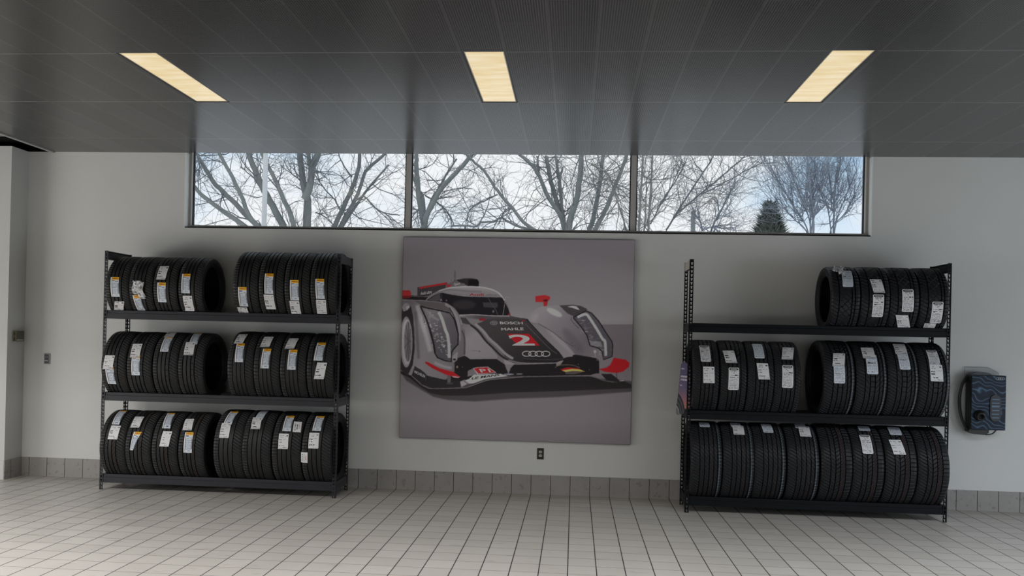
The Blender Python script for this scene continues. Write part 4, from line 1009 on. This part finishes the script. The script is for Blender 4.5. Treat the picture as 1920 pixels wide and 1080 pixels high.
m = MB(); e = P((6.148, -.0185, 1.365), (6.148, -.0185, 1.437), (6.375, -.0185, 1.437), (6.475, -.0185, 1.385), (6.475, -.0185, 1.365))
for a, b in zip(e[:-1], e[1:]): m.tube([a, b], 0.0018, 5)
obj('plate_edge', m, mat('acrylic_edge', (0.22, 0.23, 0.25), 0.3), t)

# ------------------------------------------------------------------ outlets and the switch box
brown = mat('brown_metal_plate', (0.040, 0.034, 0.024), 0.4, metal=0.3); ivory = mat('ivory_plastic', (0.50, 0.48, 0.43), 0.4)
t = thing('wall_outlet', 'brown metal wall outlet with two pale sockets below the poster', 'outlet', (1.920, 0, 0.424))
m = MB(); m.box((-.035, -.006, -.0585), (.035, -.0005, .0585)); bev(obj('cover_plate', m, brown, t), 0.002)
for s in (-1, 1):
    m = MB(); n = 20; zc = s * 0.0195
    pts = [(max(-.0165, min(.0165, .0175 * math.cos(a) * 1.15)), -.006, zc + .0142 * math.sin(a)) for a in np.linspace(0, 2 * PI, n, endpoint=False)]
    m.prism(pts, (0, -.003, 0)); so = obj('socket', m, ivory, t)
    m = MB(); m.box((-.0075, -.0096, zc - .003), (-.0055, -.0091, zc + .006)); m.box((.0055, -.0096, zc - .003), (.0075, -.0091, zc + .006)); m.lathe([(.0025, 0), (.0001, .0004)], (0, -.0091, zc - .008), (0, -1, 0), 10)
    obj('socket_slots', m, M['black'], so)
m = MB(); m.lathe([(.003, 0), (.002, .001), (.0001, .0012)], (0, -.006, 0), (0, -1, 0), 10); obj('screw', m, M['trim'], t)
t = thing('wall_outlet', 'dark rectangular wall outlet with a black insert between the corner and the rack', 'outlet', (-3.4865, 0, 1.281))
m = MB(); m.box((-.035, -.006, -.0575), (.035, -.0005, .0575)); bev(obj('cover_plate', m, mat('grey_metal_plate', (0.11, 0.105, 0.11), 0.35, metal=.4), t), 0.002)
m = MB(); m.box((-.024, -.010, -.048), (.020, -.006, .046)); bev(obj('insert', m, M['black'], t), 0.002)
m = MB(); m.box((-.026, -.0115, -.027), (.018, -.010, -.018)); m.box((.0205, -.0075, -.016), (.0235, -.006, .046)); obj('button_bar', m, mat('silver_grey', (0.42, 0.42, 0.42), .4), t)
m = MB()
for s in (-.010, .006): m.box((s - .0018, -.0106, .012), (s + .0018, -.010, .026))
obj('socket_slots', m, M['trim'], t)
t = thing('switch_box', 'small beige switch box with two dark slots on the left pier', 'switch box', (XC, -.138, 1.5225))
beige = mat('beige_plastic', (0.20, 0.165, 0.10), .5)
m = MB(); m.box((0.0005, -.071, -.0575), (.040, .071, .0575)); bev(obj('housing', m, beige, t), .003)
m = MB(); m.box((.016, -.0725, .010), (.026, -.0705, .042)); m.box((.016, -.0725, -.048), (.026, -.0705, -.014)); obj('slot_pair', m, M['black'], t)
m = MB(); m.box((.040, -.066, -.052), (.0415, .066, .052)); obj('face_panel', m, mat('olive_grey_panel', (0.085, 0.085, 0.065), .5), t)
m = MB(); m.box((.0415, -.060, -.048), (.0425, .050, -.036)); obj('label_strip', m, mat('white_strip', (.5, .5, .5), .5), t)

# ------------------------------------------------------------------ advert card on the end of the right rack
t = thing('advert_card', 'purple and orange advert card with a drawn tire on the rack end beside the poster', 'sign', (3.262, -.395, 0))
a0 = np.array([0.0, 0.0]); a1 = np.array([.098, -.262]); dirv = a1 - a0
outl = [(0.0, .915), (0.10, .905), (.55, .93), (.66, .982), (1.0, .985), (1.0, 1.36), (.86, 1.405), (.62, 1.428), (.42, 1.425), (.30, 1.405), (.20, 1.25), (.10, 1.09), (0.02, 1.0)]
m = MB()
def inside(p, poly):
    c = False; n = len(poly)
    for i in range(n):
        x0, y0 = poly[i]; x1, y1 = poly[(i + 1) % n]
        if (y0 > p[1]) != (y1 > p[1]) and p[0] < x0 + (p[1] - y0) * (x1 - x0) / (y1 - y0): c = not c
    return c
NS, NZ = 44, 88
for i in range(NS):
    for j in range(NZ):
        s0, s1 = i / NS, (i + 1) / NS; z0, z1 = .90 + .53 * j / NZ, .90 + .53 * (j + 1) / NZ; s, z = (s0 + s1) / 2, (z0 + z1) / 2
        if not inside((s, z), outl): continue
        c = lerpcol(np.array(z), [(.95, (196, 128, 112)), (1.03, (190, 126, 122)), (1.10, (150, 118, 138)), (1.18, (118, 108, 140)), (1.30, (102, 96, 128)), (1.43, (98, 92, 124))])
        d = math.hypot((s - (-.10)) * .30, z - .895)
        if d < .235:
            c = np.array((92, 92, 98)) if int(d / .026) % 2 else np.array((52, 52, 58))
            if d < .10: c = np.array((120, 120, 126))
            if .100 < d < .108: c = np.array((210, 210, 214))
        for za, zb, sa, sb in ((1.355, 1.372, .32, .55), (1.282, 1.296, .30, .95), (1.252, 1.268, .30, .97), (1.195, 1.207, .22, .42), (1.150, 1.154, .15, .95)):
            if za < z < zb and sa < s < sb and ((i // 1) % 5 != 0): c = np.array((216, 212, 220))
        q = lambda ss, zz: (dirv[0] * ss, dirv[1] * ss, zz)
        m.quad(q(s0, z0), q(s1, z0), q(s1, z1), q(s0, z1), 0, tuple(lin(c)))
o = obj('printed_face', m, M['paint'], t); 
mm = MB(); mm.prism([(dirv[0] * s + .0010, dirv[1] * s + .0004, z) for s, z in outl], (.0015, .0006, 0)); obj('card_back', mm, mat('card_grey', (.3, .3, .32), .6), t)

# ------------------------------------------------------------------ outdoors
mb = MB(); mb.quad((-60, 0.25, -.15), (70, 0.25, -.15), (70, 90, -.15), (-60, 90, -.15))
g = obj('ground_outside', mb, M['grass']); struct(g, 'pale pavement outside the windows')
UP = Vector((0, 0, 1))
def rv(r, s=1.0): return Vector((r.normal(0, s), r.normal(0, s), r.normal(0, s)))
def twig(mb, r, p, d, L, rad, lev, upb=0.15, kids=(4, 3), wand=.22):
    n = 5 if lev == 0 else (4 if lev == 1 else 3)
    pts = [Vector(p)]; d = Vector(d).normalized()
    for i in range(n):
        d = (d + rv(r, wand) + UP * upb * .5).normalized(); pts.append(pts[-1] + d * (L / n))
    rr = [rad * (1 - .78 * i / n) for i in range(n + 1)]
    mb.tube(pts, rr, 5 if rad > .02 else 3, cap=False)
    if lev < len(kids):
        for k in range(kids[lev]):
            i = r.randint(1, n + 1); q = pts[i]; dd = (pts[i] - pts[i - 1]).normalized()
            nd = (dd + rv(r, .62)).normalized()
            twig(mb, r, q, nd, L * (.45 + .3 * r.rand()), max(.0028, rr[i] * .75), lev + 1, upb, kids, wand)
TREE_OPT = {  # label, category, twig count, length, twig radius, bark, twig material, upward bias, kids
 'big': ('large bare tree with many thick limbs behind the left window pane', 70, 1.0, .011, 'bark', 'twig', .1, (4, 4)),
 'fork': ('bare forked tree at the right end of the left window pane', 34, .9, .010, 'bark', 'twig', .05, (4, 3)),
 'vee': ('bare tree with a wide vee trunk at the left of the middle pane', 34, .85, .010, 'bark', 'twig', .05, (4, 3)),
 'spread': ('large bare spreading tree behind the centre of the middle pane', 60, .9, .010, 'bark', 'twig', .1, (4, 3)),
 'twin': ('bare twin-stemmed tree at the right of the middle pane', 36, .9, .010, 'bark', 'twig', .1, (4, 3)),
 'stems': ('pale thin-stemmed tree straddling the second window mullion', 46, .95, .009, 'bark_pale', 'bark_pale', .15, (4, 3)),
 'lean': ('slender tree with branches leaning right in the right pane', 46, 1.0, .008, 'twig', 'twig', .1, (4, 3)),
 'small': ('small bare tree low in the middle of the right pane', 44, 1.0, .009, 'twig', 'bark_far', .15, (4, 3)),
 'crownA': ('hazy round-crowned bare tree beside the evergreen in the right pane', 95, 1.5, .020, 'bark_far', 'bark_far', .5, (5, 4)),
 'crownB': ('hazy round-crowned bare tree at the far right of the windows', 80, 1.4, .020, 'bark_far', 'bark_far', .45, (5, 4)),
}
for ti, (key, Y, base, br, limbs) in enumerate(TREES):
    lab, nt, tl, tr_, bk, tk, upb, kids = TREE_OPT[key]
    r = np.random.RandomState(40 + ti)
    t = thing('bare_tree', lab, 'tree', (base[0], Y, -.15), 'bare trees outside the windows')
    tr = MB(); tw = MB()
    L0 = lambda q, dy: Vector((q[0] - base[0], dy, q[1] + .15))
    bp = L0(base, 0)
    tr.tube([(0.05, 0, -.02), (0.02, 0, bp.z * .5), tuple(bp), tuple(bp + Vector((0, 0, .12)))], [br * 1.5, br * 1.15, br, br * .8], 10)
    seg = []
    for li, (pl, rad) in enumerate(limbs):
        dy0 = r.uniform(-.5, .5); P3 = [L0(q, dy0 * (1 if i == 0 else .7)) for i, q in enumerate(pl)]
        if P3[-1].z < bp.z + 1.3 and P3[-1].z < P3[0].z and (rad > .02 or Y > 12):      # joins the trunk
            P3.append(bp.copy())
        cp = [Vector(q) for q in catmull(P3, 5)]
        for i in range(1, len(cp) - 1): cp[i] += rv(r, .004)
        n = len(cp); rr = [rad * 1.12 * (.62 + .42 * i / (n - 1)) for i in range(n)]
        # carry the limb on above the window head
        d = (cp[0] - cp[min(3, n - 1)]).normalized()
        if cp[0].z > 5.4 and Y < 12:
            ext = [cp[0] + d * (.9 * k) + rv(r, .05) for k in (2, 1)]; cp = ext + cp; rr = [rad * .3, rad * .48] + rr
        tr.tube(cp, rr, 8 if rad > .02 else 6, cap=False)
        seg += [(cp[i], (cp[i - 1] - cp[i]).normalized(), rr[i]) for i in range(1, len(cp))]
    obj('trunk', tr, M[bk], t, True)
    wts = np.array([1.0 for s in seg])
    for k in range(int(nt * 1.6)):
        q, d, rad = seg[r.randint(len(seg))]
        if Y > 15 and q.z < bp.z + .9: continue
        nd = (d * (.5 + upb) + rv(r, .65)); nd.y *= .7
        twig(tw, r, q, nd, tl * (.55 + .8 * r.rand()), min(tr_ * (.7 + .8 * r.rand()), rad * .8), 0, upb, kids)
    obj('twigs', tw, M[tk], t)
# evergreen
t = thing('evergreen_tree', 'dark conical evergreen low at the right of the right window pane', 'tree', (8.81, 22, -.15))
m = MB(); m.tube([(0, 0, 0), (0, 0, 6.2)], [.16, .03], 8); obj('trunk', m, M['bark'], t)
m = MB(); r = np.random.RandomState(9)
m.lathe([(1.9, 2.6), (1.35, 3.9), (.7, 5.2), (.05, 6.2)], (0, 0, 0), (0, 0, 1), 14)
for k in range(5200):
    z = 2.0 + 4.5 * r.rand(); R_ = (6.55 - z) * .56 + .03; a = r.rand() * 2 * PI; rho = R_ * math.sqrt(r.uniform(.25, 1)); z2 = z - rho * .15
    p = Vector((rho * math.cos(a), rho * math.sin(a), z2)); d = Vector((math.cos(a), math.sin(a), .35 + .5 * r.rand())).normalized(); s = Vector((-math.sin(a), math.cos(a), 0)); l = .16 + .18 * r.rand()
    m.add([tuple(p - s * .045), tuple(p + s * .045), tuple(p + d * l)], [(0, 1, 2)])
obj('foliage', m, M['needle'], t)
t = thing('lamp_pole', 'pale slim pole standing outside the left window pane', 'pole', (-2.872, 5.0, -.15))
m = MB(); m.tube([(0, 0, 0), (0, 0, 7.2)], [.046, .036], 14); obj('shaft', m, M['whitepole'], t, True)
m = MB(); m.box((-.13, -.13, 0), (.13, .13, .03)); m.lathe([(.09, .03), (.085, .16), (.05, .2)], (0, 0, 0), (0, 0, 1), 14); obj('base', m, M['whitepole'], t)
m = MB(); m.tube([(0, 0, 7.15), (.3, 0, 7.4), (.9, 0, 7.45)], [.03, .025, .025], 8); m.box((.75, -.12, 7.40), (1.3, .12, 7.50)); obj('lamp_arm', m, M['whitepole'], t)
t = thing('wooden_post', 'short weathered wooden post low in the right window pane', 'post', (5.34, 15, -.15))
m = MB(); m.tube([(0, 0, 0), (0, 0, 5.2)], [.075, .06], 9); bev(obj('shaft', m, M['bark'], t), .01)
m = MB(); m.lathe([(.066, 0), (.066, .02), (.0001, .06)], (0, 0, 5.2), (0, 0, 1), 9); obj('cap', m, M['twig'], t)

# ------------------------------------------------------------------ sky, lights, camera
w = bpy.data.worlds.new('World'); SC.world = w; w.use_nodes = True; nt = w.node_tree
for n in list(nt.nodes): nt.nodes.remove(n)
class WT(NT):
    def __init__(s, t): s.t = t
t = WT(nt); tc = t.n('ShaderNodeTexCoord'); vec = tc.outputs['Generated']
mp = t.n('ShaderNodeMapping'); mp.inputs['Scale'].default_value = (1, 1, 2.2); t.l(vec, mp.inputs['Vector'])
nz = t.noise(mp.outputs[0], 3.0, 4, .55)
sx = t.n('ShaderNodeSeparateXYZ'); t.l(vec, sx.inputs[0])
nz = t.math('ADD', nz, t.math('SUBTRACT', 0.16, t.math('MULTIPLY', t.math('MULTIPLY', t.math('ABSOLUTE', t.math('ADD', sx.outputs[0], 0.03)), 0.62), t.math('GREATER_THAN', sx.outputs[1], 0.6))))
cl = t.ramp(nz, [(0.34, tuple(lin((180, 216, 246)))), (0.46, tuple(lin((232, 243, 252)))), (0.56, tuple(lin((252, 253, 254))))])
bg = t.n('ShaderNodeBackground'); t.l(cl, bg.inputs[0]); bg.inputs[1].default_value = 1.02
ou = t.n('ShaderNodeOutputWorld'); t.l(bg.outputs[0], ou.inputs[0])
def area(name, loc, target, sx, sy, power, col):
    l = bpy.data.lights.new(name, 'AREA'); l.shape = 'RECTANGLE'; l.size = sx; l.size_y = sy; l.energy = power; l.color = col
    o = bpy.data.objects.new(name, l); COL.objects.link(o); o.location = loc
    o.rotation_euler = (Vector(target) - Vector(loc)).to_track_quat('-Z', 'Y').to_euler(); return o
area('daylight_left', (-8.5, -4.6, 1.0), (0.0, -1.2, 0.4), 4.0, 1.8, 158, (1.0, 0.98, 0.955))
area('daylight_right', (10.8, -5.0, 1.1), (3.0, -1.2, 0.5), 4.0, 2.0, 84, (0.78, 0.89, 1.0))
for q, pw, cc in (((-4.1, -5.0, 3.48), 185, (1.0, 0.975, 0.945)), ((1.5, -5.0, 3.48), 88, (1.0, 0.97, 0.935)), ((7.0, -5.0, 3.48), 146, (0.89, 0.94, 1.0))):
    o = area('floor_fill', q, (q[0], q[1] + .3, 0), 4.4, 1.3, pw, cc); o.data.spread = math.radians(128)  # added unseen fill lamps under the ceiling brighten the floor

cam = bpy.data.cameras.new('Camera'); co = bpy.data.objects.new('Camera', cam); COL.objects.link(co); SC.camera = co
f_, ppx, ppy, yaw, pitch, roll = 1687.275, 937.1936, 620.6472, -0.0830, 0.0043, 0.0226
F_ = Vector((math.sin(yaw), math.cos(yaw), 0)); R_ = Vector((math.cos(yaw), -math.sin(yaw), 0)); U_ = Vector((0, 0, 1))
F2 = F_ * math.cos(pitch) + U_ * math.sin(pitch); U2 = -F_ * math.sin(pitch) + U_ * math.cos(pitch)
R3 = R_ * math.cos(roll) + U2 * math.sin(roll); U3 = -R_ * math.sin(roll) + U2 * math.cos(roll)
mw = Matrix((R3, U3, -F2)).transposed().to_4x4(); mw.translation = Vector((2.2479, -9.3903, 1.6528)); co.matrix_world = mw
cam.sensor_width = 36; cam.lens = f_ * 36 / 1920; cam.shift_x = (960 - ppx) / 1920; cam.shift_y = (ppy - 540) / 1920; cam.clip_end = 200
SC.view_settings.view_transform = 'Standard'; SC.view_settings.look = 'None'; SC.view_settings.exposure = 0; SC.view_settings.gamma = 1
cy = SC.cycles
cy.use_denoising = True; cy.max_bounces = 8; cy.diffuse_bounces = 4; cy.glossy_bounces = 3; cy.transparent_max_bounces = 12; cy.sample_clamp_indirect = 4.0
cy.caustics_reflective = False; cy.caustics_refractive = False
